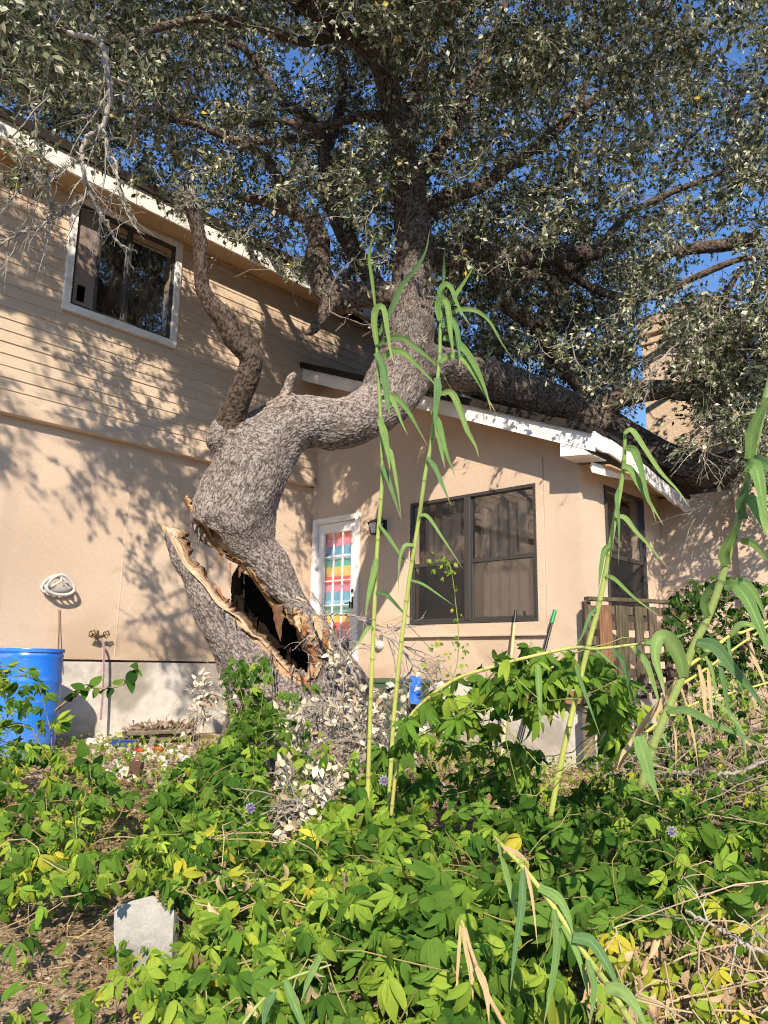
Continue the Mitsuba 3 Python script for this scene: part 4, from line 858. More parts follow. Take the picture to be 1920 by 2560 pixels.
sv_ = survey(CC); near_ok = ~((sv_[:, 2] > .3) & (sv_[:, 2] < 6.3) & (np.abs(sv_[:, 0] - 830) < 900) & (sv_[:, 1] > -40) & (sv_[:, 1] < 2300))
CC = CC[ok & near_ok]
# the big limbs stay in view: few sprays hang straight in front of them
big = np.vstack([c[c[:, 3] > .035] for c in skel]); bs = survey(big[:, :3]); cs_ = survey(CC); bt = cKDTree(bs[:, :2])
dd_, ii_ = bt.query(cs_[:, :2]); hide = (dd_ < big[ii_, 3] / mpp(bs[ii_, 2]) + 16) & (cs_[:, 2] < bs[ii_, 2] + .1) & (cs_[:, 2] > 1) & (rng.random(len(CC)) < .82)
chim = (cs_[:, 0] > 1372) & (cs_[:, 0] < 1450) & (cs_[:, 1] > 660) & (cs_[:, 1] < 960) & (cs_[:, 2] > 0)
CC = CC[~hide & ~chim]
# dedicated sprays: over the left eave, at the right edge, near leaves top left
extra = [at(x, y, rng.uniform(5.6, 6.6)) for x, y in poly_area_pts([(-60, 40), (150, 70), (330, 170), (290, 250), (120, 230), (-60, 190)], 70, 8)] + [at(x, y, rng.uniform(5.4, 5.9)) for x, y in poly_area_pts([(-20, 270), (60, 300), (110, 370), (100, 440), (-20, 360)], 9, 18)]
extra += [at(x, y, rng.uniform(7.6, 9.2)) for x, y in poly_area_pts([(1500, 720), (1700, 640), (1700, 1080), (1620, 1060), (1580, 960), (1530, 900)], 150, 9)]
extra += [at(x, y, rng.uniform(8.0, 9.6)) for x, y in poly_area_pts([(1455, 660), (1580, 650), (1570, 960), (1490, 900), (1470, 780)], 75, 14)]
extra += [at(x, y, rng.uniform(10.6, 12.0)) for x, y in poly_area_pts([(1290, 770), (1370, 700), (1385, 880), (1310, 880)], 34, 16)]
extra += [at(x, y, rng.uniform(4.0, 4.6)) for x, y in poly_area_pts([(-60, -20), (120, 5), (110, 90), (-60, 110)], 16, 12)]
extra += [at(x, y, rng.uniform(7.4, 8.2)) for x, y in poly_area_pts([(1440, 690), (1500, 680), (1520, 800), (1480, 800)], 14, 10)]
CC = np.vstack([CC, np.array(extra)])

def tubes(Pt, R, sides=4):
    """many thin tubes at once: Pt (n, m, 3), R (n, m)"""
    n, m, _ = Pt.shape; t = np.gradient(Pt, axis=1); t /= np.linalg.norm(t, axis=2, keepdims=True) + 1e-9
    r = np.where(np.abs(t[..., 2:]) < .8, [0, 0, 1.0], [1.0, 0, 0]); r = r[:, :1].repeat(m, 1); a = np.cross(t, r); a /= np.linalg.norm(a, axis=2, keepdims=True) + 1e-9; b = np.cross(t, a)
    g = np.arange(sides) * 2 * np.pi / sides
    v = Pt[:, :, None] + R[:, :, None, None] * (np.cos(g)[None, None, :, None] * a[:, :, None] + np.sin(g)[None, None, :, None] * b[:, :, None])
    i, j = np.meshgrid(np.arange(m - 1), np.arange(sides), indexing='ij'); q = np.stack([i * sides + j, i * sides + (j + 1) % sides, (i + 1) * sides + (j + 1) % sides, (i + 1) * sides + j], -1).reshape(-1, 4)
    f = np.vstack([q[:, [0, 1, 2]], q[:, [0, 2, 3]]]); f = (f[None] + (np.arange(n) * m * sides)[:, None, None]).reshape(-1, 3)
    return v.reshape(-1, 3), f
nodes = np.vstack([c[:, :3] for c in skel]); nd = np.vstack([nodes])
d0, _ = cKDTree(nd).query(CC); order_ = np.argsort(d0); CC = CC[order_]
TP, TR_ = [], []
for b in range(0, len(CC), 350):
    Q = CC[b:b + 350]; d, i = cKDTree(nd).query(Q); A = nd[i]
    u = np.linspace(0, 1, 7)[None, :, None]; side = rng.normal(0, .16, (len(Q), 1, 3)) * d[:, None, None]
    path = A[:, None] * (1 - u) + Q[:, None] * u + side * np.sin(np.pi * u) + rng.normal(0, .035, (len(Q), 7, 3)) * np.sin(np.pi * u) * np.minimum(d, 1)[:, None, None]
    path[:, :, 2] -= .10 * (u[..., 0] ** 2) * d[:, None]
    TP.append(path); TR_.append((.0035 + np.minimum(.010, .010 * d)[:, None] * (1 - u[..., 0]) ** 1.0 + 0 * path[..., 0]))
    nd = np.vstack([nd, path[:, 2:].reshape(-1, 3)[::2]])
TP, TR_ = np.vstack(TP), np.vstack(TR_)
ends = TP[:, -1]
# side sprigs at each spray
k = 3; sp0 = np.repeat(TP[:, 4], k, 0); dirs = rng.normal(0, 1, (len(sp0), 3)) + np.repeat(ends - TP[:, 3], k, 0) * 2; dirs /= np.linalg.norm(dirs, axis=1, keepdims=True)
u = np.linspace(0, 1, 4)[None, :, None]; sp = sp0[:, None] + dirs[:, None] * u * rng.uniform(.16, .46, (len(sp0), 1, 1)) + rng.normal(0, .03, (len(sp0), 4, 3)) * u
tv1, tf1 = tubes(TP, TR_, 4); tv2_, tf2 = tubes(sp, np.full(sp.shape[:2], .0032), 3)
tw = (np.vstack([tv1, tv2_]), np.vstack([tf1, tf2 + len(tv1)]))
tc = np.array([.23, .205, .18]) * (.6 + .8 * meshkit.noise(tw[0] * 3, 4)[:, None])
put(OAK, 'twigs', tw, 'twig', True, kind='stuff', color=tc, label='thin grey twigs all through the crown')

oakv = np.array([[0, 0, 0], [.30, .27, .07], [.75, .25, .04], [1, 0, -.08], [.75, -.25, .04], [.30, -.27, .07], [.5, 0, -.02]]); oakf = np.array([[0, 6, 1], [1, 6, 2], [2, 6, 3], [3, 6, 4], [4, 6, 5], [5, 6, 0]])
oak4v = np.array([[0, 0, 0], [.5, .31, .09], [1, 0, -.08], [.5, -.31, .09]]); oak4f = np.array([[0, 3, 2], [0, 2, 1]])
def leaf_colours(n, g):
    dark = np.array([.075, .100, .052]); pale = np.array([.50, .52, .385]); yel = np.array([.46, .36, .09]); mid = np.array([.20, .23, .125])
    c = g.random(n)[:, None]; base = np.where(c < .38, dark, np.where(c < .66, mid, np.where(c < .98, pale, yel)))
    return base * g.uniform(.65, 1.35, (n, 1))
def oak_leaves(cent, per, spread, size, g):
    n = len(cent) * per; i = np.repeat(np.arange(len(cent)), per)
    p = cent[i] + g.normal(0, 1, (n, 3)) * spread * np.array([1, 1, .8])
    d = g.normal(0, 1, (n, 3)) + [0, 0, -.35]; nrm = g.normal(0, .75, (n, 3)) + SUN * .45 + [0, 0, .45]
    return p, rotm(d, nrm), g.uniform(.75, 1.3, n) * size
g = np.random.default_rng(77)
def along(paths, per, u0, g):
    n = len(paths) * per; i = np.repeat(np.arange(len(paths)), per); m = paths.shape[1] - 1; u = g.uniform(u0, 1, n) * m; k = np.minimum(u.astype(int), m - 1); f_ = (u - k)[:, None]
    a, b = paths[i, k], paths[i, k + 1]; return a + (b - a) * f_ + g.normal(0, .014, (n, 3)), (b - a) / (np.linalg.norm(b - a, axis=1, keepdims=True) + 1e-9)
q1, d1 = along(sp, 9, .12, g); q2, d2 = along(TP[:, 3:], 7, .1, g); p = np.vstack([q1, q2]); dd1 = np.vstack([d1, d2]); n = len(p)
R = rotm(dd1 * .7 + g.normal(0, .75, (n, 3)) + [0, 0, -.2], g.normal(0, .75, (n, 3)) + SUN * .45 + [0, 0, .45]); s = g.uniform(.65, 1.3, n) * .058
sv_ = survey(p); bad = contains_xy(WZ.buffer(-8), sv_[:, 0], sv_[:, 1]) & (sv_[:, 2] > 7.0) & (sv_[:, 0] < 1380) & (sv_[:, 0] > -50) & (p[:, 1] > 2.0) & (rng.random(len(p)) < .93)
p, R, s = p[~bad], R[~bad], s[~bad]
m_, c_ = scatter(oak4v, oak4f, p, R, s, leaf_colours(len(p), g))
put(OAK, 'crown', m_, 'oak_leaf', False, kind='stuff', color=c_, label='dense small dark and pale olive leaves of the crown')
# ball moss on twigs and limbs
g = np.random.default_rng(5)
mc = np.vstack([TP[g.choice(len(TP), 900), 3], np.vstack([c[g.choice(len(c), 26), :3] + g.normal(0, 1, (26, 3)) * c[g.choice(len(c), 26), 3:] * .8 for c in skel])])
msv = survey(mc); mc = mc[~(contains_xy(WZ.buffer(-4), msv[:, 0], msv[:, 1]) & (msv[:, 0] < 1300))]
nb = 30; i = np.repeat(np.arange(len(mc)), nb); dd = g.normal(0, 1, (len(i), 3)); dd /= np.linalg.norm(dd, axis=1, keepdims=True)
bl_v = np.array([[0, .045, 0], [0, -.045, 0], [.55, 0, .08], [1, 0, -.12]]); bl_f = np.array([[0, 1, 2], [1, 3, 2]])
rad = g.uniform(.03, .09, len(mc))[i] * g.uniform(.7, 1.1, len(i))
m_, c_ = scatter(bl_v, bl_f, mc[i], rotm(dd, g.normal(0, 1, dd.shape)), rad, np.array([.40, .385, .32]) * g.uniform(.6, 1.2, (len(i), 1)))
put(OAK, 'ball_moss', m_, 'dry_leaf', False, kind='stuff', color=c_, label='grey tufts of ball moss on limbs and twigs')
# bare dead branch hanging in front of the eave at the left, with its lichen
def twig_tree(parent, name, rows, seed, n_side, L, sides=7, label=None, col=(.30, .285, .25), droop=.3, rad=.0036, thick=.62):
    c = chain(rows, 10 * len(rows)); c[:, 3] *= thick; g = np.random.default_rng(seed); ms = [tube(c[:, :3] + g.normal(0, .006, (len(c), 3)), c[:, 3], sides)]; tips = []
    for k in range(n_side):
        i = int(g.uniform(.12, .98) * (len(c) - 1)); p0 = c[i, :3]; d = c[min(i + 1, len(c) - 1), :3] - c[i - 1, :3]; d = d / np.linalg.norm(d) + g.normal(0, .75, 3); d /= np.linalg.norm(d); l = L * g.uniform(.4, 1.1)
        u = np.linspace(0, 1, 9)[:, None]; bend = g.normal(0, .25, 3); pth = p0 + d * l * u + bend * l * u ** 2 + [0, 0, -droop * l] * u ** 2 + np.cumsum(g.normal(0, .014 * l, (9, 3)), 0)
        r0 = min(c[i, 3] * .6, rad * 2.0); ms.append(tube(pth, np.linspace(r0, rad * .45, 9), 5)); tips.append(pth[-1])
        for q in range(3):
            j = g.integers(2, 8); d2 = d + g.normal(0, .9, 3); d2 /= np.linalg.norm(d2); l2 = l * g.uniform(.2, .55); u2 = np.linspace(0, 1, 6)[:, None]
            p2 = pth[j] + d2 * l2 * u2 + g.normal(0, .25, 3) * l2 * u2 ** 2 + [0, 0, -droop * l2] * u2 ** 2 + np.cumsum(g.normal(0, .02 * l2, (6, 3)), 0); ms.append(tube(p2, np.linspace(rad * .7, rad * .3, 6), 4)); tips.append(p2[-1])
    m = join(ms); col_ = np.array(col) * (.6 + .8 * meshkit.noise(np.array(m.vertices) * 14, 6)[:, None])
    put(parent, name, m, 'twig', True, color=col_, label=label)
    return np.array(tips), c
for k, (rows, ns, L) in enumerate([
    ([(150, 70, 9, 5.6), (215, 92, 10, 5.6), (232, 150, 10, 5.6), (236, 215, 9.5, 5.6), (222, 270, 9, 5.6), (188, 300, 8, 5.6), (176, 345, 7.5, 5.6), (192, 415, 7, 5.6), (225, 470, 6, 5.6), (258, 525, 4.5, 5.6), (300, 545, 2.5, 5.6)], 16, .5),
    ([(222, 268, 6, 5.6), (232, 320, 5, 5.5), (252, 360, 4.5, 5.45), (262, 430, 3.5, 5.4), (298, 480, 2.5, 5.4)], 10, .4),
    ([(192, 420, 6, 5.6), (150, 450, 6, 5.55), (100, 480, 5.5, 5.5), (40, 505, 5, 5.45), (-20, 540, 4, 5.4)], 14, .42),
    ([(20, 300, 6, 5.2), (60, 350, 5, 5.2), (105, 380, 4, 5.3), (110, 460, 3.5, 5.3)], 8, .45),
    ([(175, 345, 5, 5.6), (120, 372, 4, 5.5), (60, 400, 3, 5.4), (10, 440, 2.5, 5.3)], 8, .4)]):
    tips, c = twig_tree(OAK, 'dead_branch', rows, 40 + k, ns, L, label='pale lichened dead branch hanging in front of the upper window' if k == 0 else None)
    g = np.random.default_rng(90 + k); mc = c[g.choice(len(c), 9), :3]; i = np.repeat(np.arange(9), 40); dd = g.normal(0, 1, (360, 3)); dd /= np.linalg.norm(dd, axis=1, keepdims=True)
    m_, c_ = scatter(bl_v, bl_f, mc[i], rotm(dd, g.normal(0, 1, dd.shape)), g.uniform(.02, .055, 9)[i], np.array([.36, .345, .28]) * g.uniform(.6, 1.2, (360, 1)))
    put(OAK, 'ball_moss', m_, 'dry_leaf', False, kind='stuff', color=c_)
for k, (rows, ns, L) in enumerate([([(1540, 700, 6, 8.0), (1480, 740, 5, 7.9), (1420, 790, 4, 7.9), (1390, 870, 3, 7.9)], 12, .5), ([(1660, 900, 8, 8.4), (1590, 900, 6, 8.2), (1540, 930, 5, 8.1), (1510, 1000, 3, 8.0)], 18, .6), ([(1640, 620, 7, 8.2), (1560, 650, 6, 8.2), (1480, 690, 4, 8.2)], 16, .6), ([(1600, 1020, 7, 9.0), (1560, 1080, 5, 8.8), (1480, 1110, 3, 8.7)], 14, .5)]):
    twig_tree(OAK, 'dead_branch', rows, 60 + k, ns, L, col=(.34, .31, .26))
# torn slivers of wood at the break
def shard(a, b, w, dep, col, seed, label=None, dd=0.0):
    p0, p1 = at(*a, dep), at(*b, dep + dd); d = p1 - p0; L = np.linalg.norm(d); d /= L; sd = np.cross(d, FWD); sd /= np.linalg.norm(sd); up_ = np.cross(sd, d); g = np.random.default_rng(seed)
    u = np.linspace(0, 1, 9); wd = w * mpp(dep) * .5 * np.interp(u, [0, .3, .7, 1], [1, .9, .55, .04]) * (1 + .5 * (g.random(9) - .5)); th = wd * .4; bend = .05 * L * np.sin(u * 3 + seed)
    V = []
    for k in range(9):
        c = p0 + d * L * u[k] + up_ * bend[k]
        for x, y in ((-1, 0), (-.3, 1), (.5, .8), (1, -.1), (.2, -1), (-.6, -.8)): V.append(c + sd * x * wd[k] * g.uniform(.8, 1.2) + up_ * y * th[k] * g.uniform(.7, 1.3))
    V = np.array(V); F_ = [[6 * k + e, 6 * k + (e + 1) % 6, 6 * k + 6 + (e + 1) % 6, 6 * k + 6 + e] for k in range(8) for e in range(6)]; F_ = np.array(F_); F_ = np.vstack([F_[:, [0, 1, 2]], F_[:, [0, 2, 3]]])
    put(OAK, 'splinter', (V, F_), 'bark', False, label=label, color=np.array(col) * (.55 + .9 * meshkit.noise(V * 90, seed)[:, None]))
def surf_hit(x, y):
    d = np.arange(6.25, 7.5, .006); P_ = EYE + ray(x, y) * d[:, None]; v_ = sample(SD, P_); k = np.argmax(v_ < 0)
    return d[k] if v_[k] < 0 else np.nan
def torn(left, right, seed, cmax=6.98, n=46, m=11, label=None, c0=(.54, .42, .29), c1=(.16, .085, .048), lift=.010):
    cr = lambda p: np.array([(311 + .3125 * x, 1037 + .3125 * y) for x, y in p])
    A, B = spline(cr(left), n), spline(cr(right), n); g = np.random.default_rng(seed); w = np.linspace(0, 1, m)
    edge = (meshkit.noise(np.c_[np.arange(n) * .55, np.zeros(n), np.zeros(n) + seed], seed) - .5) * .6 + (meshkit.noise(np.c_[np.arange(n) * .8, np.zeros(n), np.zeros(n) + seed], seed + 4) - .5) * .26
    XY = A[:, None] * (1 - w)[None, :, None] + (B + (B - A) * edge[:, None])[:, None] * w[None, :, None]
    dep = np.array([[surf_hit(*p) for p in row] for row in XY]); med = np.nanmedian(dep); dep = np.where(np.isnan(dep), med, dep); dep = np.minimum(dep, cmax)
    from scipy.ndimage import gaussian_filter, minimum_filter
    dep = gaussian_filter(minimum_filter(dep, (5, 2)), (2.0, .8))
    U, W = np.meshgrid(np.arange(n), np.arange(m), indexing='ij'); gr = meshkit.fbm(np.stack([U * .10, W * 1.6, 0 * U + seed], -1), 4, seed); cl = meshkit.noise(np.stack([U * .5, W * .45, 0 * U + 3.3], -1), seed)
    dep = dep - lift - .055 * (gr - .45) - .02 * cl; dep[:, 0] += .05; dep[:, -1] += .05; dep[0] += .02; dep[-1] += .03
    V = np.array([[at(XY[a, b, 0], XY[a, b, 1], dep[a, b]) for b in range(m)] for a in range(n)]).reshape(-1, 3); Bk = V + FWD * .07
    q = np.stack([U[:-1, :-1] * m + W[:-1, :-1], U[1:, :-1] * m + W[1:, :-1], U[1:, 1:] * m + W[1:, 1:], U[:-1, 1:] * m + W[:-1, 1:]], -1).reshape(-1, 4)
    rim_ = [k for k in range(m)] + [a * m + m - 1 for a in range(1, n)] + [(n - 1) * m + k for k in range(m - 2, -1, -1)] + [a * m for a in range(n - 2, 0, -1)]; N_ = n * m
    sk = np.array([[rim_[k], rim_[(k + 1) % len(rim_)], rim_[(k + 1) % len(rim_)] + N_, rim_[k] + N_] for k in range(len(rim_))])
    t_ = np.clip(W / (m - 1) * 1.5 - .55 + (gr - .5) * 1.4, 0, 1).reshape(-1, 1); col = (np.array(c0) * (1 - t_) + np.array(c1) * t_) * (.5 + 1.0 * gr.reshape(-1, 1))
    put(OAK, 'torn_wood', (np.vstack([V, Bk]), np.vstack([q, q[:, ::-1] + N_, sk])), 'bark', 35 if False else False, label=label, color=np.clip(np.vstack([col, col * .3]), 0, .9))
torn([(132, 322), (190, 440), (272, 592), (335, 660), (405, 725), (500, 862), (585, 915), (655, 965), (720, 1062), (790, 1100), (850, 1165)], [(262, 345), (300, 440), (350, 560), (405, 640), (450, 705), (560, 832), (630, 890), (690, 948), (775, 1040), (835, 1085), (885, 1160)], 1, label='bright torn wood along the standing left shell', n=80)
torn([(690, 590), (750, 690), (815, 785), (870, 870), (900, 900)], [(730, 600), (800, 700), (862, 790), (935, 880), (985, 960)], 2, n=40, m=5, c0=(.26, .14, .07), c1=(.52, .37, .21))
torn([(985, 925), (1045, 960), (1052, 1060), (1075, 1135), (1130, 1215)], [(1045, 878), (1115, 925), (1145, 1010), (1170, 1085), (1200, 1180)], 3, n=40, label='wide orange torn wood right of the hollow', c0=(.20, .105, .055), c1=(.50, .36, .22))
torn([(1135, 1190), (1135, 1265), (1125, 1340), (1095, 1395)], [(1195, 1180), (1208, 1270), (1195, 1345), (1160, 1390)], 4, n=30, m=6, c0=(.48, .31, .18), c1=(.20, .10, .05))
torn([(850, 1165), (930, 1265), (1010, 1345), (1090, 1405)], [(888, 1155), (970, 1245), (1045, 1318), (1112, 1375)], 5, n=40, m=5)
torn([(270, 130), (300, 190), (330, 250), (400, 330), (450, 420), (520, 500), (600, 560), (680, 590)], [(290, 110), (330, 170), (370, 240), (430, 310), (480, 400), (540, 480), (620, 520), (690, 575)], 6, n=60, m=6, c0=(.20, .10, .05), c1=(.46, .31, .17), cmax=7.0)
TAN, RED, BRN = (.52, .37, .22), (.27, .125, .06), (.13, .07, .04)
shard((598, 1306), (606, 1386), 22, 6.80, BRN, 1, 'long brown splinter hanging in the hollow', -.05)
for k, (a, b, w, c, dep) in enumerate([((356, 1150), (349, 1130), 7, TAN, 6.80), ((366, 1150), (364, 1136), 6, TAN, 6.82), ((422, 1124), (410, 1140), 9, RED, 6.93), ((434, 1132), (428, 1152), 9, BRN, 6.92), ((442, 1146), (436, 1166), 8, RED, 6.92),
        ((476, 1196), (470, 1222), 6, RED, 6.88), ((498, 1216), (497, 1262), 5, RED, 6.80), ((520, 1226), (516, 1248), 9, BRN, 6.8), ((640, 1330), (648, 1366), 13, TAN, 6.72), ((660, 1352), (655, 1382), 12, RED, 6.72), ((684, 1330), (694, 1384), 22, TAN, 6.75), ((700, 1362), (704, 1408), 18, RED, 6.76), ((704, 1384), (720, 1430), 16, TAN, 6.78),
        ((676, 1400), (684, 1440), 15, RED, 6.78), ((690, 1430), (680, 1466), 14, TAN, 6.78), ((722, 1352), (734, 1402), 12, BRN, 6.74), ((652, 1462), (676, 1500), 8, RED, 6.66), ((640, 1290), (664, 1300), 6, TAN, 6.82), ((380, 1165), (398, 1196), 9, TAN, 6.78), ((470, 1270), (486, 1300), 8, RED, 6.72), ((520, 1350), (548, 1372), 9, TAN, 6.68)]):
    shard(a, b, w, dep, c, 10 + k, None, -.02)

# ---------------------------------------------------------------- giant reeds
REED_G = [(.15, .26, .085), (.18, .30, .095), (.12, .22, .09), (.21, .32, .105)]
def lerp_d(p, o, s): return [(o[0] + s * x, o[1] + s * y) for x, y in p]
cropA = lambda p: lerp_d(p, (760.4, 483.9), .28917)
cropB = lambda p: lerp_d(p, (656.7, 1071.5), .19534)
cropC = lambda p: lerp_d(p, (846.8, 985.0), .26043)
cropD = lambda p: lerp_d(p, (1209.7, 915.9), .27084)
cropE = lambda p: lerp_d(p, (1123.3, 1209.7), .32292)
cropF = lambda p: lerp_d(p, (829.5, 1659.0), .5)
cropG = lambda p: lerp_d(p, (0, 1659.0), .5)
def ribbon(pts, w, seed, dep0, dep1, base=.55, fold=.16, twist=.5, n=26):
    g = np.random.default_rng(seed); m = len(pts); dd = dep0 + (dep1 - dep0) * np.linspace(0, 1, m) ** 1.2
    c = spline(np.array([at(x, y, d) for (x, y), d in zip(pts, dd)]), n); t, _, _ = frames(c); u = np.linspace(0, 1, n)
    view = -(c - EYE); view /= np.linalg.norm(view, axis=1, keepdims=True); nh = view + SUN * .25
    a0 = g.uniform(-twist, twist); a1 = a0 + g.uniform(-.6, .6)
    side = np.cross(t, nh); side /= np.linalg.norm(side, axis=1, keepdims=True); nn = np.cross(side, t); an = (a0 + (a1 - a0) * u)[:, None]
    s2 = side * np.cos(an) + nn * np.sin(an); n2_ = -side * np.sin(an) + nn * np.cos(an)
    prof = np.interp(u, [0, .06, .28, .6, .85, 1], [base, .75, 1.0, .70, .27, .01]) * w * mpp(dep0) * .45
    cols = []
    for k, f in [(k_, 1 - abs(k_)) for k_ in np.linspace(-1, 1, 9)]: cols.append(c + s2 * (k * prof)[:, None] - n2_ * (f * fold * prof)[:, None] + n2_ * ((.06 * prof * np.sin(u * 19 + k * 2 + seed)) * abs(k))[:, None])
    v = np.stack(cols, 1).reshape(-1, 3); i, j = np.meshgrid(np.arange(n - 1), np.arange(8), indexing='ij'); q = np.stack([i * 9 + j, i * 9 + j + 1, (i + 1) * 9 + j + 1, (i + 1) * 9 + j], -1).reshape(-1, 4)
    return v, q, np.repeat(u, 9), np.tile(np.abs(np.linspace(-1, 1, 9)), n)
def reed(label, stalk, r, dep, leaves, col0=(.42, .46, .12), col1=(.20, .33, .10), dry=False, step=.23, grp=None, seed=1):
    k = thing('giant_reed', label, 'reed', grp or 'giant reeds growing and fallen in front of the house')
    n = 60; rows = spline(np.array([[x, y, dep[0] + (dep[1] - dep[0]) * i / (len(stalk) - 1)] for i, (x, y) in enumerate(stalk)]), n)
    c = np.array([at(x, y, d) for x, y, d in rows]); L = np.r_[0, np.cumsum(np.linalg.norm(np.diff(c, axis=0), axis=1))]
    nodes_ = np.arange(step * .6, L[-1], step); ss = np.sort(np.r_[np.linspace(0, L[-1], 70), nodes_, nodes_ - .006, nodes_ + .006, nodes_ - .012, nodes_ + .014]); ss = ss[(ss >= 0) & (ss <= L[-1])]
    c = np.stack([np.interp(ss, L, c[:, i]) for i in range(3)], 1); near = np.exp(-(np.min(np.abs(ss[:, None] - nodes_), axis=1) / .006) ** 2); u = ss / L[-1]
    rad = .82 * r * mpp(dep[0]) * np.interp(u, [0, .15, 1], [.55, .8, 1.0]) * (1 + .20 * near)
    m = tube(c, rad, 12); base = np.array(col1) + (np.array(col0) - np.array(col1)) * np.clip(u * 1.6 - .15, 0, 1)[:, None]
    base = base * (1 - .45 * near[:, None]) * (.85 + .3 * meshkit.noise(c * 9, seed)[:, None]); col = np.vstack([np.repeat(base, 12, 0), base[:1], base[-1:]])
    put(k, 'stalk', m, 'cane', True, color=np.clip(col, 0, .9))
    for i, lf in enumerate(leaves):
        pts, w = lf[0], lf[1]; o = lf[2] if len(lf) > 2 else {}
        d0 = o.get('d', None)
        if d0 is None:
            j = np.argmin((rows[:, 0] - pts[0][0]) ** 2 + (rows[:, 1] - pts[0][1]) ** 2); d0 = rows[j, 2]
        v, q, uu, ed = ribbon(pts, w, seed * 31 + i, d0 - .02, d0 + o.get('dd', -.12), o.get('base', .55), o.get('fold', .16), o.get('twist', .5))
        cg = np.array((.50, .36, .20) if dry or o.get('dry') else REED_G[(seed + i) % 4]); cc = cg * (.74 + .30 * meshkit.noise(np.c_[ed * 23, uu * 2, 0 * uu + i], 2)[:, None] + .24 * meshkit.noise(np.c_[ed * 3, uu * 9, 0 * uu + i], 4)[:, None]) * (1 + .25 * (ed < .1))[:, None]
        tip = np.clip((uu - .86) / .14, 0, 1)[:, None]; cc = cc * (1 - tip) + np.array([.46, .37, .19]) * tip
        put(k, 'leaf', (v, q), 'dry_leaf' if dry or o.get('dry') else 'reed_leaf', True, color=np.clip(cc, 0, .9), label='dry tan leaf' if (o.get('dry') and not dry) else None)
    return k
reed('tall reed in front of the leaning oak limb and the door lantern', cropA([(175, 640), (183, 900), (195, 1080), (210, 1400), (225, 1750), (220, 2000)]) + [(815, 1180), (808, 1330), (803, 1450), (798, 1600), (795, 1700), (794, 1800)], 6.2, (4.3, 4.5), [
    (cropA([(178, 660), (150, 420), (128, 250), (145, 140), (185, 55)]), 9), (cropA([(200, 830), (300, 620), (380, 450), (480, 330), (550, 200), (582, 40)]), 14),
    (cropA([(185, 900), (165, 740), (180, 635), (235, 630), (265, 800), (290, 960), (315, 1045)]), 17, dict(twist=.2)), (cropA([(195, 910), (265, 858), (370, 850), (460, 910), (560, 990), (650, 1080), (745, 1240)]), 14),
    (cropA([(240, 1010), (290, 950), (370, 955), (450, 1020), (560, 1130), (710, 1300)]), 16), (cropA([(180, 960), (228, 1060), (255, 1230), (270, 1370), (290, 1430)]), 19, dict(base=.9, twist=.2)),
    (cropA([(220, 1190), (255, 1250), (320, 1350), (370, 1480), (420, 1585)]), 12), (cropA([(215, 1300), (290, 1285), (350, 1320), (420, 1400), (490, 1520), (570, 1665)]), 15),
    (cropA([(205, 1460), (240, 1560), (265, 1700), (285, 1850)]), 18, dict(base=.9, twist=.2)), (cropA([(222, 1800), (260, 1880), (310, 2030), (370, 2215)]), 15), (cropA([(240, 1650), (290, 1720), (335, 1950), (368, 2200)]), 15),
    (cropB([(830, 315), (940, 460), (1060, 640), (1170, 790)]), 10), (cropB([(800, 690), (770, 850), (715, 1100), (675, 1350)]), 16), (cropB([(795, 1060), (900, 1085), (1000, 1180), (1100, 1290), (1210, 1375)]), 11), (cropB([(770, 1450), (700, 1465), (620, 1600), (515, 1730)]), 10)], seed=1)
reed('tall reed slanting across the left half of the wide window', cropA([(684, 440), (676, 560), (660, 760), (655, 1000), (640, 1150), (620, 1400), (590, 1650), (545, 1880), (515, 2100)]) + [(908, 1101), (896, 1177), (884, 1253), (874, 1331), (864, 1413), (857, 1482), (850, 1560), (844, 1660), (838, 1780)], 6.4, (4.1, 4.4), [
    (cropA([(682, 470), (688, 350), (688, 260), (691, 175)]), 7), (cropA([(720, 620), (800, 490), (860, 400), (922, 292)]), 11), (cropA([(665, 580), (655, 500), (695, 450), (740, 475), (775, 570), (830, 680), (882, 750)]), 15, dict(twist=.2)),
    (cropA([(655, 720), (640, 620), (665, 565), (712, 600), (735, 800), (750, 920), (766, 985)]), 18, dict(twist=.2)), (cropA([(670, 770), (740, 712), (785, 800), (800, 940), (806, 1075)]), 18, dict(twist=.3)),
    (cropA([(690, 720), (760, 655), (850, 635), (940, 655), (1030, 730), (1120, 890), (1215, 1035)]), 12), (cropA([(680, 850), (760, 870), (860, 960), (940, 1100), (1000, 1250), (1042, 1410)]), 18), (cropA([(650, 1030), (740, 983), (830, 1010), (920, 1130), (1000, 1280), (1078, 1415)]), 16),
    (cropA([(635, 1150), (640, 1240), (622, 1420), (628, 1610)]), 19, dict(base=.95, twist=.2)), (cropA([(655, 1270), (740, 1260), (800, 1370), (860, 1540), (920, 1650), (948, 1745)]), 17), (cropA([(600, 1400), (650, 1500), (700, 1690), (780, 1915)]), 16), (cropA([(615, 1400), (640, 1520), (670, 1700), (695, 1830)]), 15),
    (cropA([(560, 1740), (620, 1820), (680, 1960), (740, 2100)]), 14), (cropB([(1215, 540), (1110, 555), (1055, 750), (1040, 1090)]), 11), (cropC([(155, 1030), (260, 1065), (400, 1160), (528, 1252)]), 8), (cropC([(225, 490), (300, 505), (420, 680), (592, 942)]), 10), (cropB([(1095, 1358), (950, 1385), (800, 1446)]), 5, dict(dry=True))], seed=2)
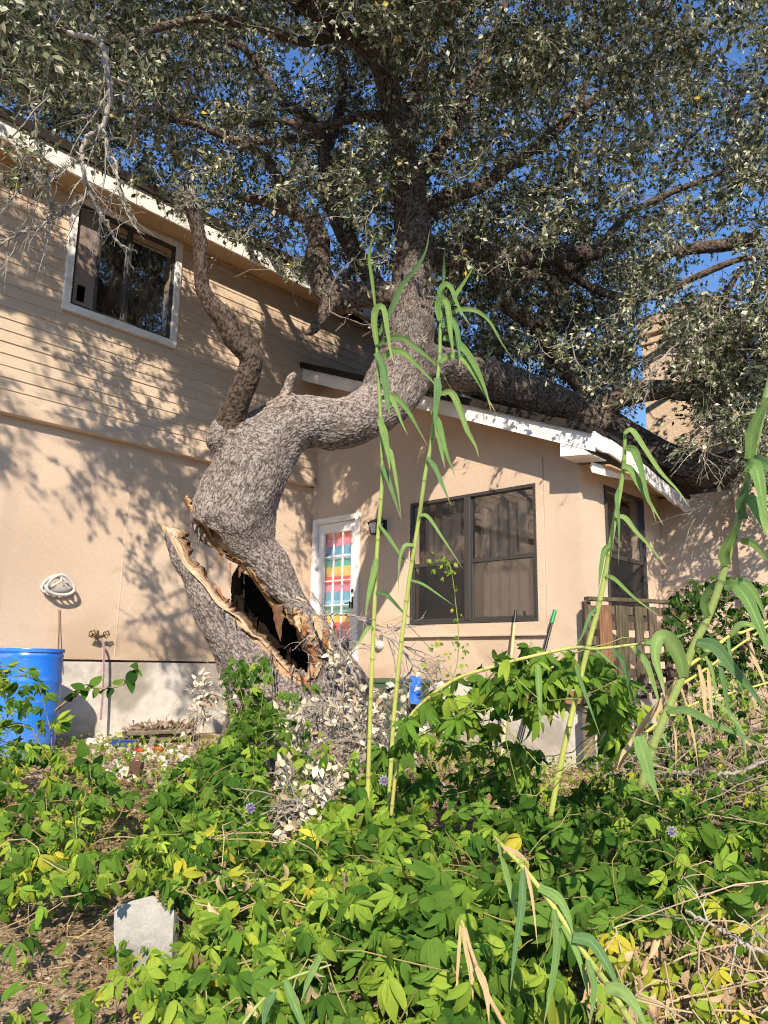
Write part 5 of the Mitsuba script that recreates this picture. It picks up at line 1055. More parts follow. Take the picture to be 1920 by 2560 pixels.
reed('leafy reed topped with two long drooping blades in front of the narrow window', [(1350, 934), (1348, 997), (1340, 1057), (1326, 1133), (1310, 1227), (1291, 1317), (1272, 1390), (1248, 1490), (1222, 1600), (1203, 1690), (1190, 1760)], 8.0, (3.7, 3.9), [
    (cropD([(512, 75), (575, 50), (680, 200), (800, 380), (940, 530), (1038, 672)]), 16), (cropD([(520, 195), (585, 205), (635, 320), (680, 500), (770, 790)]), 19), (cropD([(500, 338), (560, 360), (640, 500), (730, 650), (832, 818)]), 17), (cropD([(470, 520), (452, 600), (470, 800), (468, 1125)]), 11, dict(base=.9)),
    (cropD([(440, 735), (520, 748), (600, 850), (720, 980), (872, 1160)]), 13), (cropD([(405, 960), (350, 1020), (320, 1200), (305, 1340)]), 16), (cropD([(362, 1205), (440, 1240), (600, 1390), (858, 1582)]), 10), (cropD([(295, 1475), (240, 1520), (180, 1680), (88, 1845)]), 11)], seed=3)
reed('thick green reed leaning in from the right edge', [(1690, 700), (1668, 800), (1640, 920), (1613, 1046), (1594, 1127), (1573, 1200), (1554, 1265), (1527, 1338), (1497, 1398), (1470, 1470), (1433, 1555), (1407, 1622), (1385, 1700)], 11.5, (2.45, 2.6), [
    (cropD([(1475, 335), (1560, 345), (1610, 560), (1665, 920)]), 36, dict(base=.95, twist=.2, dd=-.2)), (cropD([(1450, 610), (1530, 615), (1610, 770), (1700, 980)]), 34, dict(base=.9, dd=-.2)), (cropD([(1530, 280), (1640, 320), (1780, 480)]), 30), (cropD([(1440, 930), (1540, 955), (1640, 1060), (1740, 1150)]), 20),
    (cropD([(1310, 1290), (1400, 1290), (1490, 1390), (1570, 1560), (1640, 1740), (1700, 1940)]), 33, dict(dd=-.35)), (cropD([(1350, 1258), (1480, 1270), (1580, 1400), (1640, 1560)]), 22), (cropE([(1180, 550), (1300, 575), (1420, 720), (1540, 860), (1700, 1090)]), 30, dict(dd=-.25)),
    (cropE([(1098, 785), (1070, 660), (1000, 530), (930, 520), (905, 640), (945, 800), (972, 930)]), 36, dict(twist=.15, dd=-.15)), (cropE([(985, 1015), (1120, 1005), (1280, 1085), (1450, 1160), (1700, 1280)]), 20), (cropD([(1515, 280), (1530, 100), (1575, -40), (1640, -160), (1720, -280)]), 30, dict(base=.9, twist=.2)),
    (cropD([(1470, 760), (1440, 640), (1480, 520), (1490, 420)]), 22, dict(base=.9, twist=.2)), (cropD([(1330, 1130), (1310, 1030), (1370, 900), (1410, 780)]), 28, dict(base=.9, twist=.2)), (cropD([(1175, 1540), (1150, 1420), (1200, 1300), (1270, 1230)]), 22, dict(base=.9, twist=.2)),
    ([(1378, 1590), (1391, 1630), (1404, 1675), (1425, 1732)], 36, dict(base=.95, twist=.15, d=2.5))], col0=(.26, .33, .10), col1=(.15, .24, .09), step=.15, seed=4)
reed('fallen reed lying level and hung with vines', [(1394, 1389), (1288, 1402), (1240, 1399), (1123, 1424), (1060, 1442), (985, 1467), (920, 1512), (880, 1560), (858, 1650), (845, 1760)], 5.6, (3.5, 4.1), [
    (cropE([(840, 550), (930, 540), (1030, 520), (1140, 480)]), 18, dict(base=.9)), (cropE([(615, 590), (690, 680), (730, 840), (800, 1085)]), 14), (cropE([(755, 585), (840, 680), (900, 850), (952, 1035)]), 16), (cropE([(505, 595), (590, 670), (705, 772)]), 8),
    (cropE([(120, 700), (130, 900), (138, 1155)]), 18, dict(base=.9)), (cropE([(370, 700), (430, 880), (540, 1185)]), 11)], col0=(.50, .46, .14), col1=(.36, .40, .13), step=.17, seed=5)
reed('dry tan reed stalk with a split papery sheath', cropE([(1090, 750), (1000, 880), (900, 1000), (780, 1160), (700, 1300), (640, 1400)]), 8, (3.0, 3.1), [(cropE([(790, 1150), (740, 1240), (690, 1290), (650, 1390)]), 14), (cropE([(980, 880), (975, 830), (1060, 790)]), 10), (cropE([(960, 900), (930, 1000), (840, 1100)]), 12)], col0=(.42, .26, .13), col1=(.50, .34, .17), dry=True, seed=6)
thin = 'thin yellow reed stalks leaning out to the right'
reed('thin yellow reed rising right from the dry tan stalk', cropE([(1760, 360), (1640, 420), (1500, 480), (1400, 510), (1270, 610), (1130, 710), (1080, 800)]), 4.6, (3.2, 3.0), [(cropE([(1410, 500), (1480, 430), (1580, 450), (1700, 560)]), 18), (cropE([(1520, 470), (1560, 640), (1620, 780), (1665, 930)]), 12, dict(dry=True)), (cropE([(1240, 640), (1290, 760), (1315, 1010)]), 9), (cropE([(1395, 520), (1400, 600), (1440, 720)]), 9), (cropE([(1310, 570), (1240, 600), (1220, 500)]), 14)], col0=(.50, .45, .10), col1=(.44, .44, .12), seed=7)
reed('second thin yellow reed with dry hanging blades', cropE([(1760, 380), (1660, 440), (1480, 560), (1300, 690), (1180, 770), (1075, 835)]), 3.6, (3.1, 3.0), [(cropE([(1195, 700), (1230, 860), (1240, 1000), (1285, 1210)]), 12, dict(dry=True)), (cropE([(1070, 830), (1130, 1050), (1170, 1230), (1200, 1460)]), 11, dict(dry=True)), (cropE([(1335, 690), (1370, 860), (1412, 1135)]), 13), (cropE([(1260, 720), (1270, 900), (1300, 1120)]), 9, dict(dry=True)), (cropE([(1320, 690), (1420, 730), (1500, 900)]), 8)], col0=(.48, .44, .10), col1=(.40, .42, .12), seed=8)
reed('lowest thin yellow reed running right over the undergrowth', cropE([(1760, 800), (1660, 820), (1450, 880), (1250, 930), (1000, 1040), (820, 1170)]), 3.6, (3.0, 3.0), [(cropE([(1450, 880), (1520, 850), (1640, 960)]), 14), (cropE([(1400, 1000), (1470, 1150), (1500, 1250), (1535, 1425)]), 11), (cropE([(1250, 935), (1310, 950), (1430, 1060), (1500, 1180), (1510, 1340)]), 9), (cropE([(1000, 1050), (1040, 1200), (1040, 1400)]), 8, dict(dry=True)), (cropE([(900, 1110), (960, 1180), (1040, 1400)]), 9)], col0=(.48, .44, .10), col1=(.44, .44, .12), seed=9)
reed('bent reed drooping across the vines in the foreground', cropF([(480, 300), (520, 345), (610, 440), (740, 610), (880, 820), (970, 940), (1060, 1090), (1150, 1220)]), 6.8, (2.45, 1.75), [
    (cropF([(600, 440), (595, 600), (565, 800), (545, 965)]), 20), (cropF([(495, 325), (540, 500), (565, 600), (602, 715)]), 15), (cropF([(735, 610), (748, 760), (722, 950), (690, 1110)]), 20), (cropF([(670, 515), (750, 560), (795, 640), (820, 730)]), 24, dict(base=.9, twist=.2)), (cropF([(815, 730), (900, 755), (980, 880), (1015, 965)]), 30, dict(base=.9, twist=.2)),
    (cropF([(955, 950), (1030, 965), (1095, 1045), (1150, 1150)]), 34, dict(base=.9, twist=.2)), (cropF([(880, 830), (908, 950), (885, 1130)]), 20), (cropF([(770, 680), (830, 790), (870, 920), (880, 1000)]), 15), (cropF([(520, 345), (590, 380), (630, 420)]), 18, dict(dry=True)), (cropF([(610, 420), (640, 560), (665, 782)]), 9, dict(dry=True))], col0=(.36, .40, .11), col1=(.40, .42, .12), step=.12, seed=10)
reed('short dry tan reed stalk standing among the foreground vines', cropF([(335, 660), (380, 800), (440, 960), (500, 1075), (560, 1180)]), 6.0, (2.5, 2.2), [(cropF([(345, 690), (375, 860), (385, 1010)]), 20), (cropF([(400, 860), (440, 960), (455, 1110)]), 18), (cropF([(330, 680), (320, 850), (310, 1000)]), 9)], dry=True, col0=(.46, .31, .15), col1=(.46, .31, .15), seed=11)
reed('low green reed shoot at the bottom edge left of the dry stalk', cropG([(1430, 850), (1250, 910), (1170, 970), (1100, 1040), (1020, 1150)]), 4, (2.2, 2.0), [(cropG([(1230, 915), (1265, 1000), (1300, 1090), (1350, 1200)]), 24), (cropG([(1385, 808), (1335, 910), (1300, 1010)]), 20, dict(base=.9)), (cropG([(1185, 965), (1150, 1040), (1135, 1140)]), 24)], col0=(.30, .36, .12), col1=(.30, .36, .12), seed=12)

# ---------------------------------------------------------------- vines
def leaflet(nu=7, wid=.36, curl=.22, fold=.14):
    u = np.linspace(0, 1, nu); w = wid * .5 * np.sin(np.pi * u ** .85) ** .8 * (1 - .25 * u); w[0] = .012; w[-1] = 0.0
    v = []
    for a, b in zip(u, w):
        z = -curl * a * a
        v += [(a, b, z + fold * b * 2), (a, 0, z), (a, -b, z + fold * b * 2)]
    f = []
    for k in range(nu - 1):
        o = 3 * k; f += [[o, o + 3, o + 4], [o, o + 4, o + 1], [o + 1, o + 4, o + 5], [o + 1, o + 5, o + 2]]
    return np.array(v), np.array(f)
def palmate(seed, n=5):
    g = np.random.default_rng(seed); V, F_ = [], []; m = 0
    angs = {5: (-80, -38, 0, 38, 80), 4: (-50, -12, 26, 66), 3: (-52, 0, 52), 2: (-20, 24)}[n]; base_w = g.uniform(.30, .46); droop_ = g.uniform(.1, .7)
    for a in angs:
        v, f = leaflet(7, base_w * g.uniform(.88, 1.12), g.uniform(.1, .45), g.uniform(.06, .26)); t = math.radians(a + g.uniform(-9, 9)); L = (1 - .0038 * abs(a)) * g.uniform(.75, 1.12); dr_ = droop_ + g.uniform(-.1, .45)
        ca, sa = math.cos(t), math.sin(t); R1 = np.array([[ca, -sa, 0], [sa, ca, 0], [0, 0, 1]]); cd, sd = math.cos(dr_), math.sin(dr_); R2 = np.array([[cd, 0, sd], [0, 1, 0], [-sd, 0, cd]])
        roll = g.uniform(-.3, .3); R3 = np.array([[1, 0, 0], [0, math.cos(roll), -math.sin(roll)], [0, math.sin(roll), math.cos(roll)]])
        v = (v * L + [.07, 0, 0]) @ (R1 @ R2 @ R3).T; V.append(v); F_.append(f + m); m += len(v)
    pet = np.array([[0, .012, 0], [0, -.012, 0], [-.35, .008, -.12], [-.35, -.008, -.12]]); V.append(pet); F_.append(np.array([[0, 1, 3], [0, 3, 2]]) + m)
    return np.vstack(V), np.vstack(F_)
def roundleaf(seed):
    g = np.random.default_rng(seed); v, f = leaflet(7, g.uniform(.62, .75), g.uniform(.1, .3), g.uniform(.1, .25)); return v, f
PALETTE = {'deep': [(.052, .130, .022), (.075, .165, .027), (.100, .20, .032), (.125, .235, .040)], 'fresh': [(.13, .25, .036), (.18, .31, .042), (.24, .37, .05), (.30, .42, .06)],
           'yellow': [(.32, .40, .05), (.42, .45, .055), (.50, .46, .06), (.27, .37, .05)], 'dark': [(.016, .048, .012), (.026, .07, .018), (.045, .105, .022), (.06, .13, .03)]}
TPL = [palmate(s, n) for s, n in ((1, 5), (2, 5), (3, 5), (4, 5), (5, 4), (6, 3), (7, 3), (8, 4), (9, 2), (10, 5))]; TPL3 = [palmate(s, 3) for s in (11, 12, 13)]; TPLR = [roundleaf(s) for s in (21, 22, 23)]
_tp = {}
def shared_leaf(ti, tset, pal, ci):
    k = (ti, tset, pal, ci)
    if k not in _tp:
        v, f = {'5': TPL, '3': TPL3, 'r': TPLR}[tset][ti]
        _tp[k] = mply((v, f), leaf_plain(f'vine_{pal}_{ci}', PALETTE[pal][ci], .25, 1.58, .7), smooth=True)
    return _tp[k]
PARTS = 1.0
def vine_leaves(key, P, size, pal_w, seed, tset='5', parts=300, down=.85, facing=.55, name='leaf', sun=.55):
    """leaves of a vine at the points P: the largest in view become parts, the rest one mass"""
    g = np.random.default_rng(seed); n = len(P); TS = {'5': TPL, '3': TPL3, 'r': TPLR}[tset]
    view = EYE - P; view /= np.linalg.norm(view, axis=1, keepdims=True)
    nrm = SUN * sun + view * facing + np.array([0, 0, .35]) + g.normal(0, .52, (n, 3)); d = np.array([0, 0, -1.0]) * down + view * .45 + g.normal(0, .62, (n, 3))
    R = rotm(d, nrm); s = size * g.uniform(.6, 1.3, n); pals = list(pal_w); w = np.array([pal_w[p] for p in pals], float); w /= w.sum()
    cl_ = meshkit.fbm(P * 2.3, 3, seed + 50); pr = np.array([w * np.array([{'deep': 1.9, 'dark': 1.9}.get(p_, .45) if c_ < .5 else {'deep': .45, 'dark': .5}.get(p_, 1.7) for p_ in pals]) for c_ in cl_]); pr /= pr.sum(1, keepdims=True); pi = np.minimum((g.random((n, 1)) > np.cumsum(pr, 1)).sum(1), len(pals) - 1); ci = g.integers(0, 4, n); ti = g.integers(0, len(TS), n)
    sv = survey(P); inn = (sv[:, 0] > -10) & (sv[:, 0] < 1670) & (sv[:, 1] > 0) & (sv[:, 1] < 2225); big = s / sv[:, 2] * inn + g.uniform(0, .004, n); parts = int(parts * PARTS); first = set(np.argsort(-big)[:parts][inn[np.argsort(-big)[:parts]]].tolist())
    for k in sorted(first): ref(key, name, shared_leaf(int(ti[k]), tset, pals[pi[k]], int(ci[k])), mat4(R[k], s[k], P[k]))
    rest = np.array([k for k in range(n) if k not in first], int); V, F_, C = [], [], []; m = 0
    for t in range(len(TS)):
        i = rest[ti[rest] == t]
        if len(i) == 0: continue
        col = np.array([PALETTE[pals[a]][b] for a, b in zip(pi[i], ci[i])]) * g.uniform(.65, 1.3, (len(i), 1))
        (v, f), c = scatter(*TS[t], P[i], R[i], s[i], col); V.append(v); F_.append(f + m); C.append(c); m += len(v)
    if V: put(key, 'foliage', (np.vstack(V), np.vstack(F_)), 'vine_leaf', True, kind='stuff', color=np.clip(np.vstack(C), 0, .9))
def surf_dep(y):       # how far the leafy slope lies at that height of the view
    return np.interp(y, [1380, 1500, 1620, 1700, 1800, 1900, 2000, 2100, 2212, 2450], [5.6, 5.3, 4.9, 4.55, 4.0, 3.5, 3.1, 2.75, 2.42, 1.9])
def mass(poly, n, seed, dep=None, jit=.22, back=.25):
    q = poly_area_pts(poly, n, seed); g = np.random.default_rng(seed + 1)
    d = (surf_dep(q[:, 1]) if dep is None else dep(q) if callable(dep) else np.full(n, dep)); d = d + g.normal(0, jit, n) + back * g.random(n) ** 2
    return np.array([at(x, y, k) for (x, y), k in zip(q, d)])
def above(P, h=.03):
    P = P.copy(); P[:, 2] = np.maximum(P[:, 2], ground_z(P[:, 0], P[:, 1]) + h); return P
def stems(key, P, n, seed, r=.0028, col=(.22, .20, .07), reach=.7):
    g = np.random.default_rng(seed); t = cKDTree(P); paths = []
    for k in g.choice(len(P), n):
        j = t.query_ball_point(P[k], reach); b = P[g.choice(j)]; u = np.linspace(0, 1, 8)[:, None]
        paths.append(P[k] * (1 - u) + b * u + g.normal(0, .12, 3) * np.sin(np.pi * u) - [0, 0, .05] * np.sin(np.pi * u) + g.normal(0, .008, (8, 3)))
    v, f = tubes(np.array(paths), np.full((n, 8), r), 4)
    put(key, 'stems', (v, f), 'twig', True, kind='stuff', color=np.array(col) * (.6 + .8 * meshkit.noise(v * 8, 3)[:, None]))
def flower(key, p, s=.035):
    g = np.random.default_rng(int(abs(p[0]) * 999)); n = EYE - p + SUN * 2; n /= np.linalg.norm(n); a = np.cross(n, [0, 0, 1.0]); a /= np.linalg.norm(a); b = np.cross(n, a); V, F_, C = [], [], []; m = 0
    def blade(ang, L, w, z, col):
        nonlocal m
        d = a * math.cos(ang) + b * math.sin(ang); e = np.cross(n, d); V.append(np.array([p + n * z, p + d * L * .5 + e * w + n * z, p + d * L + n * (z - .1 * L), p + d * L * .5 - e * w + n * z])); F_.append(np.array([[0, 1, 2], [0, 2, 3]]) + m); C.append(np.tile(col, (4, 1))); m += 4
    for k in range(10): blade(k * .628, s, s * .2, 0, (.42, .38, .55))
    for k in range(44): blade(k * .1428, s * g.uniform(.7, .85), s * .02, s * .12, (.20, .10, .42) if k % 2 else (.30, .20, .55))
    for k in range(5): blade(k * 1.257, s * .28, s * .08, s * .35, (.30, .38, .10))
    put(key, 'flower', (np.vstack(V), np.vstack(F_)), 'reed_leaf', False, color=np.vstack(C), label='purple passion flower')

V1 = thing('passion_vine', 'big mound of deep green five-fingered vine leaves at the bottom right', 'vine', 'passion vines sprawling over the yard')
P = np.vstack([mass([(620, 1800), (760, 1690), (860, 1650), (1010, 1650), (1200, 1690), (1400, 1690), (1660, 1750), (1950, 1780), (1950, 1930), (1480, 1990), (1100, 2060), (900, 2080), (700, 2040)], 1150, 101, None, .13, .15),
               mass([(700, 1990), (900, 2050), (1100, 2050), (1250, 2090), (1290, 2440), (540, 2440), (560, 2100)], 420, 102, None, .13, .15)])
vine_leaves(V1, above(P), .122, dict(deep=.58, fresh=.40, yellow=.02), 1, sun=.85); stems(V1, P, 110, 2)
flower(V1, at(830, 1686, 4.45)); flower(V1, at(1452, 1796, 3.85), .03)
V2 = thing('passion_vine', 'bright yellow green vine sprawling round the concrete block', 'vine', 'passion vines sprawling over the yard')
P = np.vstack([mass([(300, 1800), (560, 1790), (700, 1830), (820, 1900), (760, 2010), (640, 2060), (560, 2440), (370, 2440), (380, 2080), (430, 1960), (280, 1900)], 900, 111), mass([(240, 2010), (330, 1985), (390, 2040), (400, 2200), (330, 2200), (250, 2090)], 46, 112, jit=.1, back=0), mass([(-150, 1830), (280, 1830), (240, 1930), (-150, 1930)], 200, 113), mass([(-200, 1930), (240, 1930), (300, 2100), (380, 2440), (-200, 2440)], 80, 115)])
sv_ = survey(P); P = P[~((sv_[:, 0] > 238) & (sv_[:, 0] < 382) & (sv_[:, 1] > 1920) & (sv_[:, 1] < 2045) & (sv_[:, 2] < 3.4))]
vine_leaves(V2, above(P), .088, dict(fresh=.74, yellow=.12, deep=.14), 3, sun=.85); stems(V2, P, 80, 4, col=(.36, .29, .15))
V3 = thing('passion_vine', 'vine of glossy green leaves climbing in front of the blue drum', 'vine', 'passion vines sprawling over the yard')
P = mass([(-160, 1420), (60, 1440), (95, 1480), (135, 1560), (110, 1620), (210, 1640), (285, 1690), (275, 1740), (215, 1760), (190, 1870), (60, 1840), (-160, 1860)], 560, 121, lambda q: np.interp(q[:, 1], [1420, 1650, 1860], [5.3, 4.7, 3.9]), .22)
sv_ = survey(P); P = P[~((sv_[:, 0] > 40) & (sv_[:, 0] < 160) & (sv_[:, 1] > 1430) & (sv_[:, 1] < 1600) & (np.random.default_rng(1).random(len(P)) < .45))]
vine_leaves(V3, above(P), .088, dict(deep=.5, fresh=.45, yellow=.05), 5, parts=260); stems(V3, P, 50, 6)
V4 = thing('passion_vine', 'green vine climbing over the base of the split trunk', 'vine', 'passion vines sprawling over the yard')
P = np.vstack([mass([(500, 1560), (560, 1520), (620, 1540), (590, 1600), (560, 1640), (590, 1760), (540, 1830), (420, 1840), (300, 1830), (330, 1730), (380, 1650), (430, 1620), (480, 1600)], 800, 131, lambda q: np.interp(q[:, 1], [1400, 1600, 1840], [5.95, 5.4, 4.1]), .16), mass([(478, 1440), (500, 1410), (530, 1430), (520, 1500), (560, 1540), (500, 1560)], 34, 132, 5.9, .1), mass([(548, 1400), (580, 1400), (592, 1450), (560, 1520), (600, 1540), (560, 1560), (535, 1500)], 36, 133, 5.9, .1), mass([(560, 1500), (640, 1490), (690, 1470), (660, 1520), (600, 1540)], 20, 134, 5.9, .1), mass([(590, 1560), (680, 1540), (720, 1640), (660, 1720), (600, 1760)], 46, 135, 4.75, .12), mass([(740, 1640), (860, 1590), (880, 1680), (760, 1720)], 40, 136, 4.6, .1)])
vine_leaves(V4, above(P), .088, dict(deep=.62, fresh=.34, yellow=.04), 7); stems(V4, P, 60, 8); flower(V4, at(541, 1745, 4.4))
V5 = thing('passion_vine', 'vine with large glossy leaves draped along the fallen reed', 'vine', 'passion vines sprawling over the yard')
P = np.vstack([mass([(845, 1620), (880, 1540), (960, 1475), (1060, 1425), (1150, 1395), (1260, 1392), (1300, 1420), (1380, 1490), (1400, 1540), (1330, 1545), (1280, 1470), (1230, 1470), (1170, 1560), (1090, 1520), (1000, 1560), (900, 1590), (870, 1640)], 200, 141, 3.85, .10, .12), mass([(1280, 1480), (1345, 1500), (1350, 1620), (1300, 1620)], 34, 142, 3.9, .1), mass([(1100, 1590), (1180, 1620), (1120, 1700), (1080, 1640)], 26, 143, 4.4, .1), mass([(900, 1570), (1080, 1560), (1070, 1640), (900, 1660)], 40, 144, 4.6, .2)])
vine_leaves(V5, P, .110, dict(deep=.5, fresh=.48, yellow=.02), 9, parts=220, down=1.1, sun=.85); stems(V5, P, 40, 10, col=(.25, .30, .08))
V6 = thing('slender_vine', 'slender vine shoot climbing up the left pane of the wide window', 'vine')
cl = np.array([at(x, y, 7.25) for x, y in ((968, 1560), (975, 1480), (988, 1430), (990, 1360), (984, 1300), (978, 1250), (968, 1215), (950, 1212), (925, 1218))]); cl = spline(cl, 40)
put(V6, 'stem', tube(cl, np.linspace(.006, .002, 40), 6), 'twig', True, color=np.tile([.25, .30, .09], (242, 1)))
g = np.random.default_rng(61); P = np.vstack([cl[g.choice(40, 44)] + g.normal(0, .045, (44, 3)), np.array([at(x, y, 7.15) for x, y in g.uniform((915, 1380), (1010, 1500), (44, 2))])])
vine_leaves(V6, P, .055, dict(fresh=.85, yellow=.15), 11, '3', parts=90)
V7 = thing('creeper', 'dark creeper heaped over the post right of the woven railing', 'creeper')
P = mass([(1435, 1330), (1450, 1285), (1500, 1248), (1560, 1240), (1660, 1262), (1800, 1250), (1850, 1480), (1500, 1470), (1440, 1420)], 1300, 151, lambda q: 6.5 + .0 * q[:, 0], .28, .5)
vine_leaves(V7, P, .070, dict(dark=.7, deep=.3), 13, '5', parts=200); stems(V7, P, 90, 14, col=(.20, .13, .08))
V8 = thing('undergrowth', 'tangled undergrowth of small leaves and stems at the right below the reeds', 'undergrowth')
P = mass([(1260, 1640), (1330, 1610), (1420, 1540), (1500, 1460), (1850, 1420), (1950, 1800), (1660, 1780), (1400, 1730), (1250, 1720)], 1500, 161, lambda q: np.interp(q[:, 1], [1420, 1600, 1780], [5.6, 5.0, 4.2]), .3, .4)
vine_leaves(V8, above(P), .062, dict(dark=.35, deep=.35, fresh=.25, yellow=.05), 15, '3', parts=300); stems(V8, P, 220, 16, .003, (.30, .24, .17), 1.0)
V9 = thing('wilted_vine', 'yellowing vine with wilted tan leaves at the bottom right corner', 'vine')
P = mass([(1290, 2010), (1480, 1960), (1660, 1880), (1950, 1850), (1950, 2440), (1260, 2440)], 420, 171)
vine_leaves(V9, above(P), .092, dict(yellow=.62, fresh=.38), 17, parts=260); stems(V9, P, 150, 18, .003, (.42, .32, .20), .8)
def dry_hang(key, poly, n, seed, dep=None, size=.085, col=(.50, .36, .22)):
    P = mass(poly, n, seed, dep, .15, .3); g = np.random.default_rng(seed); v, f = leaflet(7, .34, .55, .55); d = np.array([0, 0, -1.0]) + g.normal(0, .35, (n, 3))
    m_, c_ = scatter(v, f, P, rotm(d, g.normal(0, 1, (n, 3))), size * g.uniform(.5, 1.2, n), np.array(col) * g.uniform(.5, 1.35, (n, 1))); put(key, 'dry_leaves', m_, 'dry_leaf', True, kind='stuff', color=np.clip(c_, 0, .9), label='curled tan dead leaves')
dry_hang(V9, [(1270, 2060), (1500, 1960), (1700, 1930), (1700, 2300), (1270, 2300)], 520, 172); dry_hang(V2, [(380, 1830), (740, 1880), (700, 2300), (380, 2300)], 160, 114, col=(.46, .36, .22)); dry_hang(V8, [(1420, 1500), (1660, 1480), (1660, 1760), (1400, 1740)], 120, 162, 5.2)
# shrub twig with round glossy leaves
SB = thing('shrub_shoot', 'shrub shoot with round glossy veined leaves reaching right from the blue drum', 'shrub')
tw1 = [(120, 1535, 6, 4.9), (150, 1510, 4.5, 4.9), (190, 1487, 4, 4.9), (230, 1487, 3.5, 4.9), (265, 1478, 3, 4.9), (290, 1448, 2.5, 4.9), (312, 1432, 1.5, 4.9)]
tw2 = [(150, 1640, 5, 4.7), (190, 1640, 4, 4.7), (225, 1680, 4, 4.6), (258, 1700, 3, 4.5), (268, 1740, 2, 4.5)]
PP = []
for rows in (tw1, tw2):
    c = chain(rows, 40); put(SB, 'twig', tube(c[:, :3], c[:, 3] * .55, 7), 'twig', True, color=np.tile([.26, .19, .11], (40 * 7 + 2, 1))); PP.append(c[np.random.default_rng(3).choice(np.arange(6, 40), 17), :3])
PP = np.vstack(PP); vine_leaves(SB, PP, .105, dict(dark=.45, deep=.55), 19, 'r', parts=40, down=.3)

# ---------------------------------------------------------------- broken oak branches with bleached leaves at the foot of the trunk
DEADS = [(.76, .69, .52), (.66, .58, .42), (.71, .64, .50), (.42, .32, .21), (.46, .42, .35)]
DEADC = np.array(DEADS)
def dead_branch(label, rows, poly, n, dep, seed, ns, parts=130):
    k = thing('fallen_branch', label, 'branch', 'broken oak branches at the foot of the trunk'); tips, c = twig_tree(k, 'branch', rows, seed, ns, .45, col=(.28, .25, .22), rad=.005)
    P = mass(poly, n, seed, dep, .20, .35); P = above(P, .02); g = np.random.default_rng(seed); v, f = leaflet(6, .60, .18, .18); v2, f2_ = leaflet(6, .5, .45, .3)
    R = rotm(g.normal(0, 1, (n, 3)) + [0, 0, -.5], SUN * 1.0 + g.normal(0, .7, (n, 3))); s = .058 * g.uniform(.7, 1.35, n); view = survey(P); o = np.argsort(-s / view[:, 2] + 9 * (view[:, 0] < 0))
    tp = [mply((a, b), leaf_plain(f'dead_leaf_{m}', np.array(DEADS[m]), .8, 1.3, .45), smooth=True) for m, (a, b) in enumerate(((v, f), (v, f), (v2, f2_), (v2, f2_), (v2, f2_)))]
    parts = int(parts * PARTS)
    for i in o[:parts]: ref(k, 'dead_leaf', tp[int(g.choice(5, p=[.3, .25, .2, .13, .12]))], mat4(R[i], s[i], P[i]))
    i = o[parts:]; m_, c_ = scatter(v, f, P[i], R[i], s[i], DEADC[g.choice(5, len(i), p=[.28, .24, .2, .15, .13])] * g.uniform(.6, 1.1, (len(i), 1))); put(k, 'foliage', m_, 'dry_leaf', True, kind='stuff', color=np.clip(c_, 0, .9))
    # sprigs carrying the leaves
    t = cKDTree(c[:, :3]); d, j = t.query(P[::6]); u = np.linspace(0, 1, 6)[None, :, None]; path = c[j, :3][:, None] * (1 - u) + P[::6][:, None] * u + g.normal(0, .05, (len(j), 6, 3)) * np.sin(np.pi * u); vv, ff = tubes(path, np.full(path.shape[:2], .0028), 4)
    put(k, 'sprigs', (vv, ff), 'twig', True, kind='stuff', color=np.tile([.27, .24, .21], (len(vv), 1)))
dead_branch('fallen branch with pale leaves heaped right of the trunk base', [(960, 1700, 10, 5.3), (880, 1640, 9, 5.2), (790, 1600, 8, 5.1), (720, 1560, 6, 5.1), (660, 1530, 4, 5.2)], [(600, 1530), (700, 1500), (790, 1520), (850, 1470), (880, 1500), (870, 1600), (930, 1560), (900, 1640), (800, 1650), (720, 1700), (610, 1650), (590, 1590)], 560, 5.2, 201, 26, 160)
dead_branch('fallen branch with cream leaves spilling low in front of the vines', [(780, 1690, 8, 4.7), (720, 1720, 8, 4.6), (660, 1740, 6, 4.5), (600, 1760, 5, 4.4)], [(590, 1640), (700, 1640), (800, 1680), (740, 1720), (690, 1780), (620, 1830), (580, 1800), (590, 1720)], 300, lambda q: np.interp(q[:, 1], [1640, 1830], [4.85, 4.25]), 202, 14, 130)
dead_branch('fallen branch with cream leaves left of the trunk base', [(600, 1570, 7, 6.0), (520, 1520, 6, 6.1), (450, 1500, 5, 6.2), (420, 1540, 4, 6.2)], [(425, 1450), (470, 1470), (540, 1480), (560, 1540), (430, 1570), (390, 1600), (405, 1530)], 120, 6.1, 203, 12, 70)
dead_branch('bare twiggy branch leaning against the torn side of the trunk', [(830, 1560, 6, 6.5), (780, 1490, 5, 6.4), (745, 1420, 4.5, 6.4), (720, 1370, 4, 6.4), (690, 1330, 3, 6.35), (600, 1275, 2, 6.3)], [(700, 1380), (760, 1420), (800, 1480), (850, 1500), (760, 1520), (710, 1450)], 90, 6.4, 204, 16, 50)
dead_branch('thin dead branch arching in front of the door and the outlet', [(690, 1330, 3, 6.35), (760, 1330, 4, 6.2), (830, 1370, 4.5, 6.1), (880, 1420, 5, 6.0), (930, 1470, 5, 5.9), (960, 1540, 6, 5.8)], [(860, 1440), (960, 1420), (960, 1500), (880, 1520)], 26, 5.95, 205, 16, 20)
LG = thing('dead_limb', 'grey dead limb lying in the undergrowth at the right', 'branch', 'dead limbs at the right')
twig_tree(LG, 'branch', [(1660, 1640, 6, 4.6), (1590, 1670, 7, 4.6), (1500, 1668, 8, 4.6), (1440, 1672, 8, 4.6)], 301, 8, .4, col=(.24, .215, .19))
LG2 = thing('dead_limb', 'pale dry stick poking from the wilted vine at the right edge', 'branch', 'dead limbs at the right')
